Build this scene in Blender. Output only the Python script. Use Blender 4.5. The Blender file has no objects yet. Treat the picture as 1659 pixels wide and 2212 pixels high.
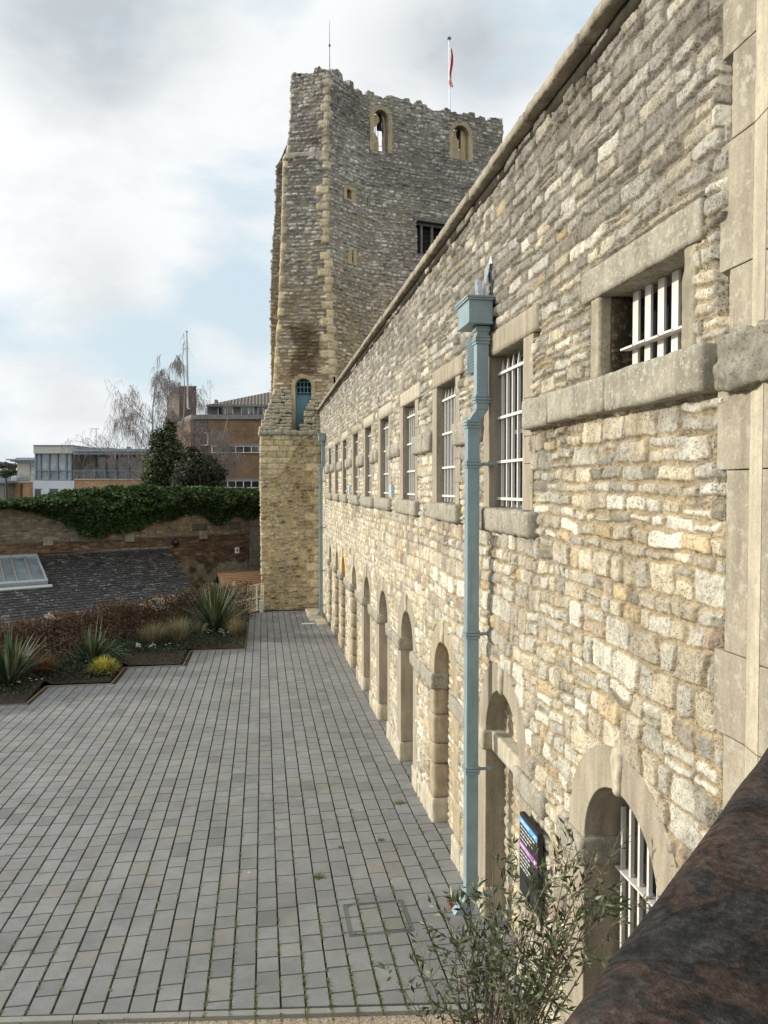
import bpy, math, random
import numpy as np
from mathutils import Vector, noise as mnoise
R = math.radians
random.seed(7)
scene = bpy.context.scene
COL = scene.collection

# ------------------------------------------------------------------ camera
EYE = 4.4
PITCH, YAW = 0.0324990892394903, 0.15665957657843074
F_, CX, CY = 1661.0, 829.5, 1106.0
FW = np.array([math.sin(YAW)*math.cos(PITCH), math.cos(YAW)*math.cos(PITCH), -math.sin(PITCH)])
RT = np.array([math.cos(YAW), -math.sin(YAW), 0.0])
UP = np.cross(RT, FW)
cam_d = bpy.data.cameras.new("camera"); cam = bpy.data.objects.new("camera", cam_d); COL.objects.link(cam)
cam_d.sensor_fit = 'HORIZONTAL'; cam_d.sensor_width = 36; cam_d.lens = 36*F_/1659.0
cam_d.clip_start = 0.05; cam_d.clip_end = 3000
cam.location = (0, 0, EYE); cam.rotation_euler = (math.pi/2-PITCH, 0, -YAW)
scene.camera = cam

# surveying helpers: where a sight line meets a depth, the ground or a plane
def ray(px, py): return FW + RT*(px-CX)/F_ - UP*(py-CY)/F_
def P(px, py, depth): return np.array([0, 0, EYE]) + ray(px, py)*depth
def zg(y): return float(np.interp(y, [6, 8, 10, 14.4, 20, 28], [.16, .10, .04, -.05, -.12, -.20]))
def G(px, py, dz=0.0):
    d = ray(px, py); z = 0
    for _ in range(12):
        t = (z+dz-EYE)/d[2]; z = zg(d[1]*t)
    return np.array([d[0]*t, d[1]*t, z+dz])
W = 2.18      # the long wall's face

# ------------------------------------------------------------------ noise
def _h(ix, iy, iz, seed):
    n = (ix.astype(np.int64)*374761393 + iy.astype(np.int64)*668265263 + iz.astype(np.int64)*2147483647 + seed*1274126177) & 0xffffffff
    n = ((n ^ (n >> 13))*1274126177) & 0xffffffff
    n = ((n ^ (n >> 15))*2246822519) & 0xffffffff
    return ((n ^ (n >> 16)) & 0xffff)/65535.0
def noise2(x, y, seed=0):
    x = np.asarray(x, float); y = np.asarray(y, float)
    ix = np.floor(x); iy = np.floor(y); fx = x-ix; fy = y-iy
    fx = fx*fx*(3-2*fx); fy = fy*fy*(3-2*fy); z = np.zeros_like(ix)
    a = _h(ix, iy, z, seed); b = _h(ix+1, iy, z, seed); c = _h(ix, iy+1, z, seed); d = _h(ix+1, iy+1, z, seed)
    return (a*(1-fx)+b*fx)*(1-fy)+(c*(1-fx)+d*fx)*fy
def noise3(x, y, z, seed=0):
    ix = np.floor(x); iy = np.floor(y); iz = np.floor(z); fx = x-ix; fy = y-iy; fz = z-iz
    fx = fx*fx*(3-2*fx); fy = fy*fy*(3-2*fy); fz = fz*fz*(3-2*fz)
    r = 0
    for a, wx in ((0, 1-fx), (1, fx)):
        for b, wy in ((0, 1-fy), (1, fy)):
            for c, wz in ((0, 1-fz), (1, fz)):
                r = r + wx*wy*wz*_h(ix+a, iy+b, iz+c, seed)
    return r
def fbm(x, y, seed=0, o=3):
    s = 0; a = .5; t = 0
    for i in range(o):
        s = s + a*noise2(x*2**i, y*2**i, seed+i*17); t += a; a *= .5
    return s/t
def sstep(a, b, x):
    t = np.clip((x-a)/(b-a), 0, 1); return t*t*(3-2*t)

# ------------------------------------------------------------------ object helpers
def link(o, parent=None):
    COL.objects.link(o)
    if parent is not None: o.parent = parent
    return o
def tag(o, label=None, cat=None, group=None, kind=None):
    if label: o['label'] = label
    if cat: o['category'] = cat
    if group: o['group'] = group
    if kind: o['kind'] = kind
    return o
def empty(name, loc=(0, 0, 0)):
    o = bpy.data.objects.new(name, None); o.location = loc; o.empty_display_size = .2
    return link(o)
def np_mesh(name, V, Q, mat, parent=None, col=None, smooth=False, colname='Col'):
    V = np.asarray(V, np.float32).reshape(-1, 3); Q = np.asarray(Q, np.int32)
    k = Q.shape[1]
    me = bpy.data.meshes.new(name)
    me.vertices.add(len(V)); me.vertices.foreach_set('co', V.ravel())
    me.loops.add(Q.size); me.loops.foreach_set('vertex_index', Q.ravel())
    me.polygons.add(len(Q)); me.polygons.foreach_set('loop_start', np.arange(0, Q.size, k, dtype=np.int32))
    me.polygons.foreach_set('loop_total', np.full(len(Q), k, np.int32))
    me.polygons.foreach_set('use_smooth', np.full(len(Q), bool(smooth)))
    me.update(calc_edges=True); me.validate()
    if col is not None:
        a = me.color_attributes.new(name=colname, type='FLOAT_COLOR', domain='POINT')
        c = np.ones((len(V), 4), np.float32); c[:, :3] = col
        a.data.foreach_set('color', c.ravel())
    me.materials.append(mat)
    o = bpy.data.objects.new(name, me)
    link(o)
    if parent is not None:
        o.parent = parent; o.matrix_parent_inverse = parent_inv(parent)
    return o
def parent_inv(p):
    from mathutils import Matrix
    return Matrix.Translation(-p.location) if p.parent is None else Matrix.Identity(4)

class MB:
    """collects shapes, links them as one mesh"""
    def __init__(s): s.v = []; s.f = []; s.c = []; s.cc = (1, 1, 1)
    def add(s, vs, fs):
        b = len(s.v); s.v += [tuple(map(float, v)) for v in vs]; s.f += [tuple(b+i for i in f) for f in fs]; s.c += [s.cc]*len(vs)
    def hexa(s, p):   # 4 bottom + 4 top
        s.add(p, [(0, 3, 2, 1), (4, 5, 6, 7), (0, 1, 5, 4), (1, 2, 6, 5), (2, 3, 7, 6), (3, 0, 4, 7)])
    def box(s, x0, x1, y0, y1, z0, z1):
        s.hexa([(x0, y0, z0), (x1, y0, z0), (x1, y1, z0), (x0, y1, z0), (x0, y0, z1), (x1, y0, z1), (x1, y1, z1), (x0, y1, z1)])
    def obox(s, o, a, b, h, z0=None):   # origin o, horizontal vectors a, b, height vector h
        o, a, b, h = map(lambda q: np.array(q, float), (o, a, b, h))
        s.hexa([o, o+a, o+a+b, o+b, o+h, o+a+h, o+a+b+h, o+b+h])
    def quad(s, a, b, c, d): s.add([a, b, c, d], [(0, 1, 2, 3)])
    def prism(s, poly, d):   # planar polygon extruded by vector d
        n = len(poly); d = np.array(d, float)
        vs = [np.array(p, float) for p in poly]; vs += [p+d for p in vs]
        s.add(vs, [tuple(range(n-1, -1, -1)), tuple(range(n, 2*n))]+[(i, (i+1) % n, n+(i+1) % n, n+i) for i in range(n)])
    def tube(s, pts, rad, k=6, cap=True):
        pts = [np.array(p, float) for p in pts]
        if not hasattr(rad, '__len__'): rad = [rad]*len(pts)
        vs = []; up = None
        for i, p in enumerate(pts):
            t = pts[min(i+1, len(pts)-1)]-pts[max(i-1, 0)]; t = t/(np.linalg.norm(t)+1e-9)
            if up is None: up = np.array([0, 0, 1.]) if abs(t[2]) < .9 else np.array([1., 0, 0])
            a = np.cross(t, up); a /= np.linalg.norm(a)+1e-9; b = np.cross(a, t); up = b
            for j in range(k):
                q = 2*math.pi*j/k; vs.append(p+rad[i]*(math.cos(q)*a+math.sin(q)*b))
        fs = []
        for i in range(len(pts)-1):
            for j in range(k):
                fs.append((i*k+j, i*k+(j+1) % k, (i+1)*k+(j+1) % k, (i+1)*k+j))
        if cap: fs += [tuple(range(k-1, -1, -1)), tuple((len(pts)-1)*k+j for j in range(k))]
        s.add(vs, fs)
    def build(s, name, mat, parent=None, smooth=False, bevel=0, col=False):
        me = bpy.data.meshes.new(name); me.from_pydata(s.v, [], s.f); me.update()
        if col:
            a = me.color_attributes.new(name='Col', type='FLOAT_COLOR', domain='POINT')
            c = np.ones((len(s.v), 4), np.float32); c[:, :3] = np.array(s.c); a.data.foreach_set('color', c.ravel())
        me.materials.append(mat)
        if smooth: me.polygons.foreach_set('use_smooth', [True]*len(me.polygons))
        o = bpy.data.objects.new(name, me); link(o)
        if parent is not None: o.parent = parent; o.matrix_parent_inverse = parent_inv(parent)
        if bevel:
            m = o.modifiers.new('bevel', 'BEVEL'); m.width = bevel; m.segments = 2; m.limit_method = 'ANGLE'
        return o
def rough_block(mb, x0, x1, y0, y1, z0, z1, res=.04, r=.02, amp=.008, seed=0, freq=9.):
    """weathered stone block: rounded arrises, uneven faces"""
    n = [max(2, int(math.ceil((b-a)/res))) for a, b in ((x0, x1), (y0, y1), (z0, z1))]
    n = [min(q, 60) for q in n]
    lo = np.array([x0, y0, z0]); hi = np.array([x1, y1, z1]); r = min(r, *(0.45*(hi-lo)))
    for ax in range(3):
        u, v = (ax+1) % 3, (ax+2) % 3
        gu, gv = np.meshgrid(np.linspace(0, 1, n[u]+1), np.linspace(0, 1, n[v]+1), indexing='ij')
        for side in (0, 1):
            p = np.zeros(gu.shape+(3,)); p[..., ax] = (lo, hi)[side][ax]
            p[..., u] = lo[u]+gu*(hi[u]-lo[u]); p[..., v] = lo[v]+gv*(hi[v]-lo[v])
            q = np.clip(p, lo+r, hi-r); d = p-q; L = np.linalg.norm(d, axis=-1, keepdims=True)+1e-9
            p = q+d/L*np.minimum(L, r)
            nz = noise3(p[..., 0]*freq, p[..., 1]*freq, p[..., 2]*freq, seed)-.5+.6*(noise3(p[..., 0]*freq*3, p[..., 1]*freq*3, p[..., 2]*freq*3, seed+5)-.5)
            p = p+(d/L)*(nz*2*amp)[..., None]
            a, b = gu.shape; base = len(mb.v)
            mb.v += [tuple(t) for t in p.reshape(-1, 3)]; mb.c += [mb.cc]*(a*b)
            for i in range(a-1):
                for j in range(b-1):
                    f = (base+i*b+j, base+(i+1)*b+j, base+(i+1)*b+j+1, base+i*b+j+1)
                    mb.f.append(f if side else f[::-1])

def weld(o, d=.0005):
    m = o.modifiers.new('weld', 'WELD'); m.merge_threshold = d
    return o

# ------------------------------------------------------------------ materials
def srgb(r, g, b):
    f = lambda c: c/12.92 if c <= .04045 else ((c+.055)/1.055)**2.4
    return (f(r/255), f(g/255), f(b/255))
class NT:
    def __init__(s, name):
        s.m = bpy.data.materials.new(name); s.m.use_nodes = True; s.t = s.m.node_tree; s.n = s.t.nodes; s.l = s.t.links
        s.b = s.n['Principled BSDF']
        s.tc = s.n.new('ShaderNodeTexCoord')
    def noise(s, scale, detail=4, rough=.6, vec=None, dist=0):
        n = s.n.new('ShaderNodeTexNoise'); n.inputs['Scale'].default_value = scale; n.inputs['Detail'].default_value = detail
        n.inputs['Roughness'].default_value = rough; n.inputs['Distortion'].default_value = dist
        s.l.new(vec or s.tc.outputs['Object'], n.inputs['Vector']); return n.outputs['Fac']
    def voro(s, scale, feat='F1', vec=None):
        n = s.n.new('ShaderNodeTexVoronoi'); n.inputs['Scale'].default_value = scale; n.feature = feat
        s.l.new(vec or s.tc.outputs['Object'], n.inputs['Vector']); return n
    def mapping(s, scale=(1, 1, 1), rot=(0, 0, 0), loc=(0, 0, 0)):
        n = s.n.new('ShaderNodeMapping'); n.inputs['Scale'].default_value = scale; n.inputs['Rotation'].default_value = rot; n.inputs['Location'].default_value = loc
        s.l.new(s.tc.outputs['Object'], n.inputs['Vector']); return n.outputs['Vector']
    def ramp(s, fac, stops):
        n = s.n.new('ShaderNodeValToRGB'); e = n.color_ramp.elements
        while len(e) < len(stops): e.new(.5)
        for k, (p, c) in enumerate(stops):
            e[k].position = p; c = c if hasattr(c, '__len__') else (c, c, c); e[k].color = (*c[:3], 1)
        s.l.new(fac, n.inputs['Fac']); return n.outputs['Color']
    def mix(s, fac, a, b, mode='MIX'):
        n = s.n.new('ShaderNodeMix'); n.data_type = 'RGBA'; n.blend_type = mode
        for k, q in ((0, fac), (6, a), (7, b)):
            if hasattr(q, 'is_linked') or isinstance(q, bpy.types.NodeSocket): s.l.new(q, n.inputs[k])
            elif k == 0: n.inputs[0].default_value = q
            else: n.inputs[k].default_value = (*q[:3], 1)
        return n.outputs[2]
    def attr(s, name='Col'):
        n = s.n.new('ShaderNodeAttribute'); n.attribute_name = name; return n.outputs['Color']
    def math(s, op, a, b=0.):
        n = s.n.new('ShaderNodeMath'); n.operation = op
        for k, q in ((0, a), (1, b)):
            if isinstance(q, bpy.types.NodeSocket): s.l.new(q, n.inputs[k])
            else: n.inputs[k].default_value = q
        return n.outputs[0]
    def bump(s, h, strength=.5, dist=.01, prev=None):
        n = s.n.new('ShaderNodeBump'); n.inputs['Strength'].default_value = strength; n.inputs['Distance'].default_value = dist
        s.l.new(h, n.inputs['Height'])
        if prev is not None: s.l.new(prev, n.inputs['Normal'])
        return n.outputs['Normal']
    def done(s, color, rough=.85, normal=None, metal=0, spec=.3):
        if isinstance(color, bpy.types.NodeSocket): s.l.new(color, s.b.inputs['Base Color'])
        else: s.b.inputs['Base Color'].default_value = (*color, 1)
        if isinstance(rough, bpy.types.NodeSocket): s.l.new(rough, s.b.inputs['Roughness'])
        else: s.b.inputs['Roughness'].default_value = rough
        s.b.inputs['Metallic'].default_value = metal; s.b.inputs['Specular IOR Level'].default_value = spec
        if normal is not None: s.l.new(normal, s.b.inputs['Normal'])
        return s.m

def mat_attr_stone(name, pit=1.0, scale=1.0):
    t = NT(name); c = t.attr()
    n1 = t.noise(9*scale, 7, .72); n2 = t.noise(42*scale, 6, .75); n3 = t.noise(1.3, 3, .5)
    c = t.mix(1, c, t.ramp(n1, [(.30, .60), (.5, 1.0), (.70, 1.28)]), 'MULTIPLY')
    c = t.mix(1, c, t.ramp(n2, [(.34, .55), (.48, 1.0), (.68, 1.24)]), 'MULTIPLY')
    c = t.mix(1, c, t.ramp(n3, [(.3, .88), (.7, 1.1)]), 'MULTIPLY')
    gy = t.ramp(t.noise(6*scale, 6, .7, t.mapping(loc=(4, 9, 2))), [(.52, 0), (.66, .6)])      # grey lichen skin
    hs = t.n.new('ShaderNodeHueSaturation'); hs.inputs['Saturation'].default_value = .45; hs.inputs['Value'].default_value = .80; t.l.new(c, hs.inputs['Color'])
    c = t.mix(gy, c, hs.outputs[0])
    v = t.voro(60*scale); pits = t.ramp(v.outputs['Distance'], [(.10, 0), (.34, 1)])
    sel = t.ramp(t.noise(8*scale, 2, .5), [(.42, 0), (.54, 1)])
    pitmask = t.mix(sel, (1, 1, 1), pits)
    c = t.mix(1, c, t.mix(pitmask, (.27, .25, .23), (1, 1, 1)), 'MULTIPLY')
    h = t.math('ADD', t.math('MULTIPLY', n1, 1.0), t.math('MULTIPLY', n2, .9))
    nb = t.bump(h, .9*pit, .016/scale)
    nb = t.bump(pitmask, .5*pit, .010, nb)
    return t.done(c, .95, nb, spec=.1)
def mat_stone(name, base, var=.18, streak=True, scale=1.0, lich=None, bumps=.4, joints=None):
    t = NT(name)
    n1 = t.noise(3*scale, 6, .65); n2 = t.noise(60*scale, 4, .7)
    c = t.mix(1, base, t.ramp(n1, [(.25, 1-var), (.75, 1+var)]), 'MULTIPLY')
    c = t.mix(1, c, t.ramp(n2, [(.3, .82), (.7, 1.14)]), 'MULTIPLY')
    if streak:
        s = t.noise(2.2, 4, .6, t.mapping((5, 5, .7)))
        c = t.mix(1, c, t.ramp(s, [(.35, .78), (.62, 1.08)]), 'MULTIPLY')
    if lich is not None:
        l = t.ramp(t.noise(16*scale, 6, .75), [(.52, 0), (.62, 1)])
        c = t.mix(l, c, lich)
    h = t.math('ADD', n1, t.math('MULTIPLY', n2, .35))
    return t.done(c, .9, t.bump(h, bumps, .012), spec=.15)
def mat_plain(name, color, rough=.5, metal=0, var=.12, scale=8, bumps=0, spec=.4):
    t = NT(name); n1 = t.noise(scale, 5, .6)
    c = t.mix(1, color, t.ramp(n1, [(.25, 1-var), (.75, 1+var)]), 'MULTIPLY')
    nb = t.bump(n1, bumps, .005) if bumps else None
    return t.done(c, rough, nb, metal, spec)

M = {}
M['rubble'] = mat_attr_stone('rubble_limestone')
M['rubble_far'] = mat_attr_stone('tower_rubble', .9, .5)
M['render'] = mat_stone('smooth_render_stone', (.32, .278, .210), .14)
M['render_yellow'] = mat_stone('yellow_render', (.56, .40, .17), .08)
M['oldstone'] = mat_stone('weathered_grey_stone', (.285, .26, .205), .3, scale=2, lich=(.40, .38, .33), bumps=.8)
M['palestone'] = mat_stone('pale_limestone', (.45, .40, .30), .2, scale=2, lich=(.36, .33, .27), bumps=.8)
M['roughstone'] = mat_stone('worn_yellow_stone', (.37, .31, .21), .25, scale=3, lich=(.28, .24, .18), bumps=1.0)
M['pilaster'] = mat_stone('pilaster_ashlar', (.30, .265, .20), .16, lich=(.37, .34, .27), bumps=.4)
M['coping'] = mat_stone('coping_stone', (.30, .265, .20), .38, scale=1.5, lich=(.22, .20, .16), bumps=.7)
M['white_paint'] = mat_plain('white_painted_iron', (.62, .59, .54), .45, 0, .08, 20, .1)
t = NT('blue_grey_painted_iron'); c = t.mix(1, (.215, .290, .310), t.ramp(t.noise(5, 5, .6), [(.3, .86), (.7, 1.1)]), 'MULTIPLY')
gr_ = t.ramp(t.noise(3.2, 6, .7, t.mapping((6, 6, .8))), [(.52, 0), (.70, .55)]); c = t.mix(gr_, c, (.13, .15, .145))
ru_ = t.ramp(t.noise(26, 6, .8), [(.63, 0), (.68, .8)]); c = t.mix(ru_, c, (.16, .09, .05))
M['blue_paint'] = t.done(c, .4, t.bump(t.noise(14, 5), .12, .004), spec=.4)
M['dark'] = mat_plain('dark_interior', (.012, .012, .014), .9, 0, .1)
M['glass'] = mat_plain('dark_window_glass', (.02, .025, .03), .08, 0, .1, spec=.6)
M['soot'] = mat_stone('soot_stained_stone', (.20, .165, .11), .4, lich=(.03, .027, .02), scale=1.2)

# ------------------------------------------------------------------ rubble masonry
def rubble(u, v, seed, hfun, wr, cols, warp=.035, gap=.010, bev=.020, prom=(.006, .034), split=.35, ur=None, rnd=(.25, .55), domeh=.010, crev=0.):
    SDm = np.zeros(np.shape(u))
    """height (m) and colour of random coursed rubble at wall coordinates u, v"""
    rng = np.random.RandomState(seed)
    u = np.asarray(u, float); v = np.asarray(v, float)
    uu = u+warp*1.0*(fbm(u*2.6, v*2.6, seed+1)-.5)+.030*(noise2(u*11, v*11, seed+2)-.5)+.010*(noise2(u*34, v*34, seed+8)-.5)
    vv = v+warp*2.4*(fbm(u*.8, v*1.2, seed+3)-.5)+.026*(noise2(u*8, v*9, seed+4)-.5)+.009*(noise2(u*30, v*34, seed+9)-.5)
    b = [math.floor(v.min())-1.0]
    while b[-1] < vv.max()+.3:
        lo, hi = hfun(b[-1]); b.append(b[-1]+rng.uniform(lo, hi))
    b = np.array(b); ci = np.clip(np.searchsorted(b, vv)-1, 0, len(b)-2)
    H = np.zeros(u.shape); C = np.zeros(u.shape+(3,)); umin, umax = ur or (uu.min()-.5, uu.max()+.5)
    K = np.array([c for c, w in cols(0)[0]])
    for c in range(len(b)-1):
        sel = ci == c
        if not sel.any(): continue
        rng = np.random.RandomState((seed*1009+c) % 100000)
        hh = b[c+1]-b[c]; lo, hi = wr(b[c], hh)
        n = int((umax-umin)/lo)+4
        cuts = umin+np.cumsum(rng.uniform(lo, hi, n)**1.0); cuts = np.concatenate([[umin], cuts])
        x = uu[sel]; y = vv[sel]-b[c]
        j = np.clip(np.searchsorted(cuts, x)-1, 0, len(cuts)-2)
        m = len(cuts)
        w = cuts[j+1]-cuts[j]; dx = x-(cuts[j]+w*.5)
        # some stones are two flatter ones laid on each other
        sp = rng.rand(m) < (split if hh > .13 else .06); spf = rng.uniform(.38, .62, m)
        top = sp[j] & (y > spf[j]*hh); bot = sp[j] & ~top
        y0 = np.where(top, spf[j]*hh, 0); y1 = np.where(bot, spf[j]*hh, hh)
        sid = j+np.where(top, m, 0)
        R_ = rng.rand(2*m, 8)
        hy = (y1-y0)*.5; dy = y-(y0+y1)*.5
        # skewed ends
        dx = dx+(R_[sid, 6]-.5)*.35*dy
        dy = dy+(R_[sid, 7]-.5)*.12*dx
        g = gap*(.4+1.4*R_[sid, 0]); r = np.minimum(hy, w*.5)*(rnd[0]+rnd[1]*R_[sid, 1])
        qx = np.abs(dx)-(w*.5-g-r); qy = np.abs(dy)-(hy-g-r)
        sd = np.hypot(np.maximum(qx, 0), np.maximum(qy, 0))+np.minimum(np.maximum(qx, qy), 0)-r
        ins = sstep(0, bev*(.6+.8*R_[sid, 2]), -sd)
        p = prom[0]+(prom[1]-prom[0])*R_[sid, 3]**1.3
        dome = np.clip(-sd/(np.minimum(hy, w*.5)+1e-6), 0, 1)
        tilt = (R_[sid, 4]-.5)*.05*dx/(w*.5)*.3+(R_[sid, 5]-.5)*.012*dy/hy
        H[sel] = ins*(p+domeh*dome+tilt)
        SDm[sel] = np.exp(-((sd-.004)/.0065)**2)*(.3+1.2*R_[sid, 5])
        (pal, wts) = cols(b[c])[0], cols(b[c])[1]
        palc = np.array([q for q, ww in pal]); pw = np.array([ww for q, ww in pal], float); pw /= pw.sum()
        idx = rng.choice(len(pal), 2*m, p=pw); br = rng.uniform(.74, 1.20, 2*m)
        sc = (palc[idx]*br[:, None])[sid]
        mort = np.array(wts)
        k = sstep(.25, .75, ins)[:, None]
        C[sel] = mort*(1-k)+sc*k
    H = H-crev*SDm
    H = H+.012*(fbm(u*16, v*16, seed+6, 4)-.5)+.008*(noise2(u*55, v*55, seed+13)-.5)+.03*(fbm(u*.7, v*.7, seed+7, 2)-.5)
    # mortar smeared over some places
    sm = sstep(.60, .74, fbm(u*1.7, v*1.7, seed+11, 3))
    return H*(1-.22*sm), C, sm
def grid_quads(nu, nv, keep=None):
    i, j = np.meshgrid(np.arange(nu-1), np.arange(nv-1), indexing='ij')
    a = (i*nv+j); q = np.stack([a, a+nv, a+nv+1, a+1], -1)
    if keep is not None: q = q[keep]
    return q.reshape(-1, 4)

# ================================================================== THE LONG PRISON WING
wing = tag(empty('prison_wing', (W, 10, 0)), 'long two storey pale rubble stone prison building with barred windows over arched doorways', 'building')
WIN = [(6.71, .475), (9.02, .475), (11.38, .48), (13.72, .48), (15.87, .48), (18.07, .46), (20.5, .45), (22.76, .44), (25.0, .42)]
ARC = [4.43, 6.79, 9.12, 11.53, 13.87, 16.12, 18.40, 20.93, 22.75, 25.05]
ZS = 2.0      # springing
RI, RO = .5, .77
BW = (3.76, 4.77, 5.09, 5.64)   # the wide high window
def sunk(y, z):
    s = np.zeros(y.shape, bool)
    for c, h in WIN:
        s |= (y > c-h-.20) & (y < c+h+.22) & (z > 4.18) & (z < 5.66)
        s |= (y > c-h-.38) & (y < c+h+.26) & (z > 5.60) & (z < 5.87)
    for c in ARC:
        s |= (np.hypot(y-c, z-ZS) < RO-.02) & (z >= ZS)
        s |= (np.abs(y-c) < RI+.30) & (z < ZS)
    s |= (y > BW[0]-.12) & (y < BW[1]+.13) & (z > 5.0) & (z < 5.66)
    s |= (y > BW[0]-.2) & (y < BW[1]+.3) & (z > 5.62) & (z < 5.86)
    s |= (y < 3.36+.09*(np.floor(z/.47) % 2))
    return s
def opening(y, z):
    s = np.zeros(y.shape, bool); e = .03
    for c, h in WIN: s |= (y > c-h-e) & (y < c+h+e) & (z > 4.18) & (z < 5.68)
    for c in ARC: s |= ((np.hypot(y-c, z-ZS) < RI+e) & (z >= ZS)) | ((np.abs(y-c) < RI+e) & (z < ZS))
    s |= (y > BW[0]-e) & (y < BW[1]+e) & (z > 5.05) & (z < 5.68)
    return s
def wall_h(z):
    if z < .7: return (.12, .22)
    if z < 3.9: return (.075, .205)
    if z < 5.2: return (.07, .17)
    return (.055, .125)
def wall_w(z, hh):
    k = hh/.14
    if z < 3.9: return (.065+.04*k, .14+.15*k)
    return (.12+.03*k, .26+.14*k)
WHT = (.555, .52, .425); CRM = (.49, .43, .315); GRY = (.37, .345, .285); DGR = (.28, .25, .195); OCH = (.47, .365, .22); PNK = (.36, .28, .21)
def wall_cols(z):
    k = float(np.clip((z-4.7)/1.9, 0, 1))**.75*.97
    pal = [(WHT, 5*(1-.75*k)), (CRM, 5*(1-.6*k)), (GRY, 1.6+5.5*k), (DGR, .3+2.2*k), (OCH, .5*(1-.7*k)), (PNK, .14)]
    m = np.array((.375, .305, .195))*(1-k)+np.array((.26, .23, .17))*k
    return pal, m
def wall_sheet(ys, zs):
    Y, Z = np.meshgrid(ys, zs, indexing='ij')
    H, C, sm = rubble(Y, Z, 11, wall_h, wall_w, wall_cols, prom=(.004, .028), ur=(1., 32.), gap=.0085, bev=.009, rnd=(.10, .38), domeh=.004, crev=.009)
    # grey lichen that thickens upwards in clouds, and damp dirt at the foot
    g = sstep(.40, .66, fbm(Y*5, Z*6, 34, 4)*.5+fbm(Y*1.1, Z*1.3, 33, 4)*.5+.17*np.clip((Z-4.8)/1.8, -.7, 1))
    gr = C.mean(-1, keepdims=True)*np.array((1.0, .95, .84))*.72
    C = C*(1-.55*g[..., None])+gr*(.55*g[..., None])
    # rain streaks below the sills and the coping
    st = np.zeros(Y.shape)
    for c_, h_ in WIN: st = np.maximum(st, sstep(3.2, 3.95, Z)*(Z < 4.0)*sstep(h_+.38, h_+.25, np.abs(Y-c_))*.9)
    st = np.maximum(st, sstep(4.2, 4.85, Z)*(Z < 4.87)*(Y < 6.05)*(Y > 3.4)*.8); st = np.maximum(st, sstep(6.5, 7.2, Z)*.8)
    st = st*sstep(.42, .68, noise2(Y*9, Z*.8, 63)*.6+noise2(Y*27, Z*1.5, 64)*.4)
    C = C*(1-.42*st[..., None]*np.array((.92, 1.0, 1.06)))
    sk = sunk(Y, Z); H = np.where(sk, -.05, H)
    H = np.where(sk, H, H)
    V = np.stack([W-H, Y, Z], -1)
    yc = (Y[:-1, :-1]+Y[1:, 1:])/2; zc = (Z[:-1, :-1]+Z[1:, 1:])/2
    keep = ~opening(yc, zc)
    return V.reshape(-1, 3), C.reshape(-1, 3), grid_quads(len(ys), len(zs), keep)
def spaced(y0, y1, s0, k):
    o = [y0]
    while o[-1] < y1: o.append(o[-1]+max(s0, k*(o[-1])))
    o[-1] = y1
    return np.array(o)
v0, c0, q0 = wall_sheet(spaced(2.8, 6.6, .0062, .0012), np.arange(-.25, 7.29, .0082))
v1, c1, q1 = wall_sheet(spaced(6.6, 10.5, .010, .0019), np.arange(-.25, 7.29, .012))
v2, c2, q2 = wall_sheet(spaced(10.5, 30.6, .02, .0024), np.arange(-.3, 7.29, .022))
wall = np_mesh('wall', np.vstack([v0, v1, v2]), np.vstack([q0, q1+len(v0), q2+len(v0)+len(v1)]), M['rubble'], wing, np.vstack([c0, c1, c2]), smooth=True)
# the body of the building behind its face
mb = MB(); mb.box(W+.62, W+9, -6, 30.6, -.4, 7.2); mb.box(W+.05, W+.62, 27.2, 30.6, -.4, 7.2); mb.box(W+.06, W+.62, -6, 2.9, -.4, 7.2)
mb.build('inner_core', M['dark'], wing)
mb = MB()
# soffit / floor returns that close the depth of wall between face and core
mb.box(W+.06, W+.62, 2.9, 27.2, 6.2, 7.2)
mb.build('wall_head', M['soot'], wing)

def soft(mb, name, mat, parent, **k):
    return weld(mb.build(name, mat, parent, smooth=True, **k), .0008)
# coping slabs
mb = MB(); y = -5.8; k = 0
rng = random.Random(5)
while y < 30.4:
    L = rng.uniform(.75, 1.15); j = rng.uniform(-.014, .014)
    if y+L > 1.5:
        rough_block(mb, W-.105+j, W+.6, y+.006, min(y+L, 30.6)-.006, 7.315+j*.5, 7.40+j, res=.05 if y < 12 else .12, r=.008, amp=.007 if y < 12 else .01, seed=k, freq=14)
    else: mb.box(W-.085, W+.6, y+.006, y+L-.006, 7.255, 7.40)
    y += L; k += 1
weld(mb.build('coping', M['coping'], wing, smooth=True), .001)
# thin strip under the coping, coloured near-black for its shade and moss
mb = MB(); rough_block(mb, W-.018, W+.5, 1, 30.6, 7.195, 7.318, res=.08, r=.01, amp=.012, seed=5); soft(mb, 'coping_shade', mat_stone('mossy_shade', (.040, .034, .023), .4, True, 2), wing)

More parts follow.
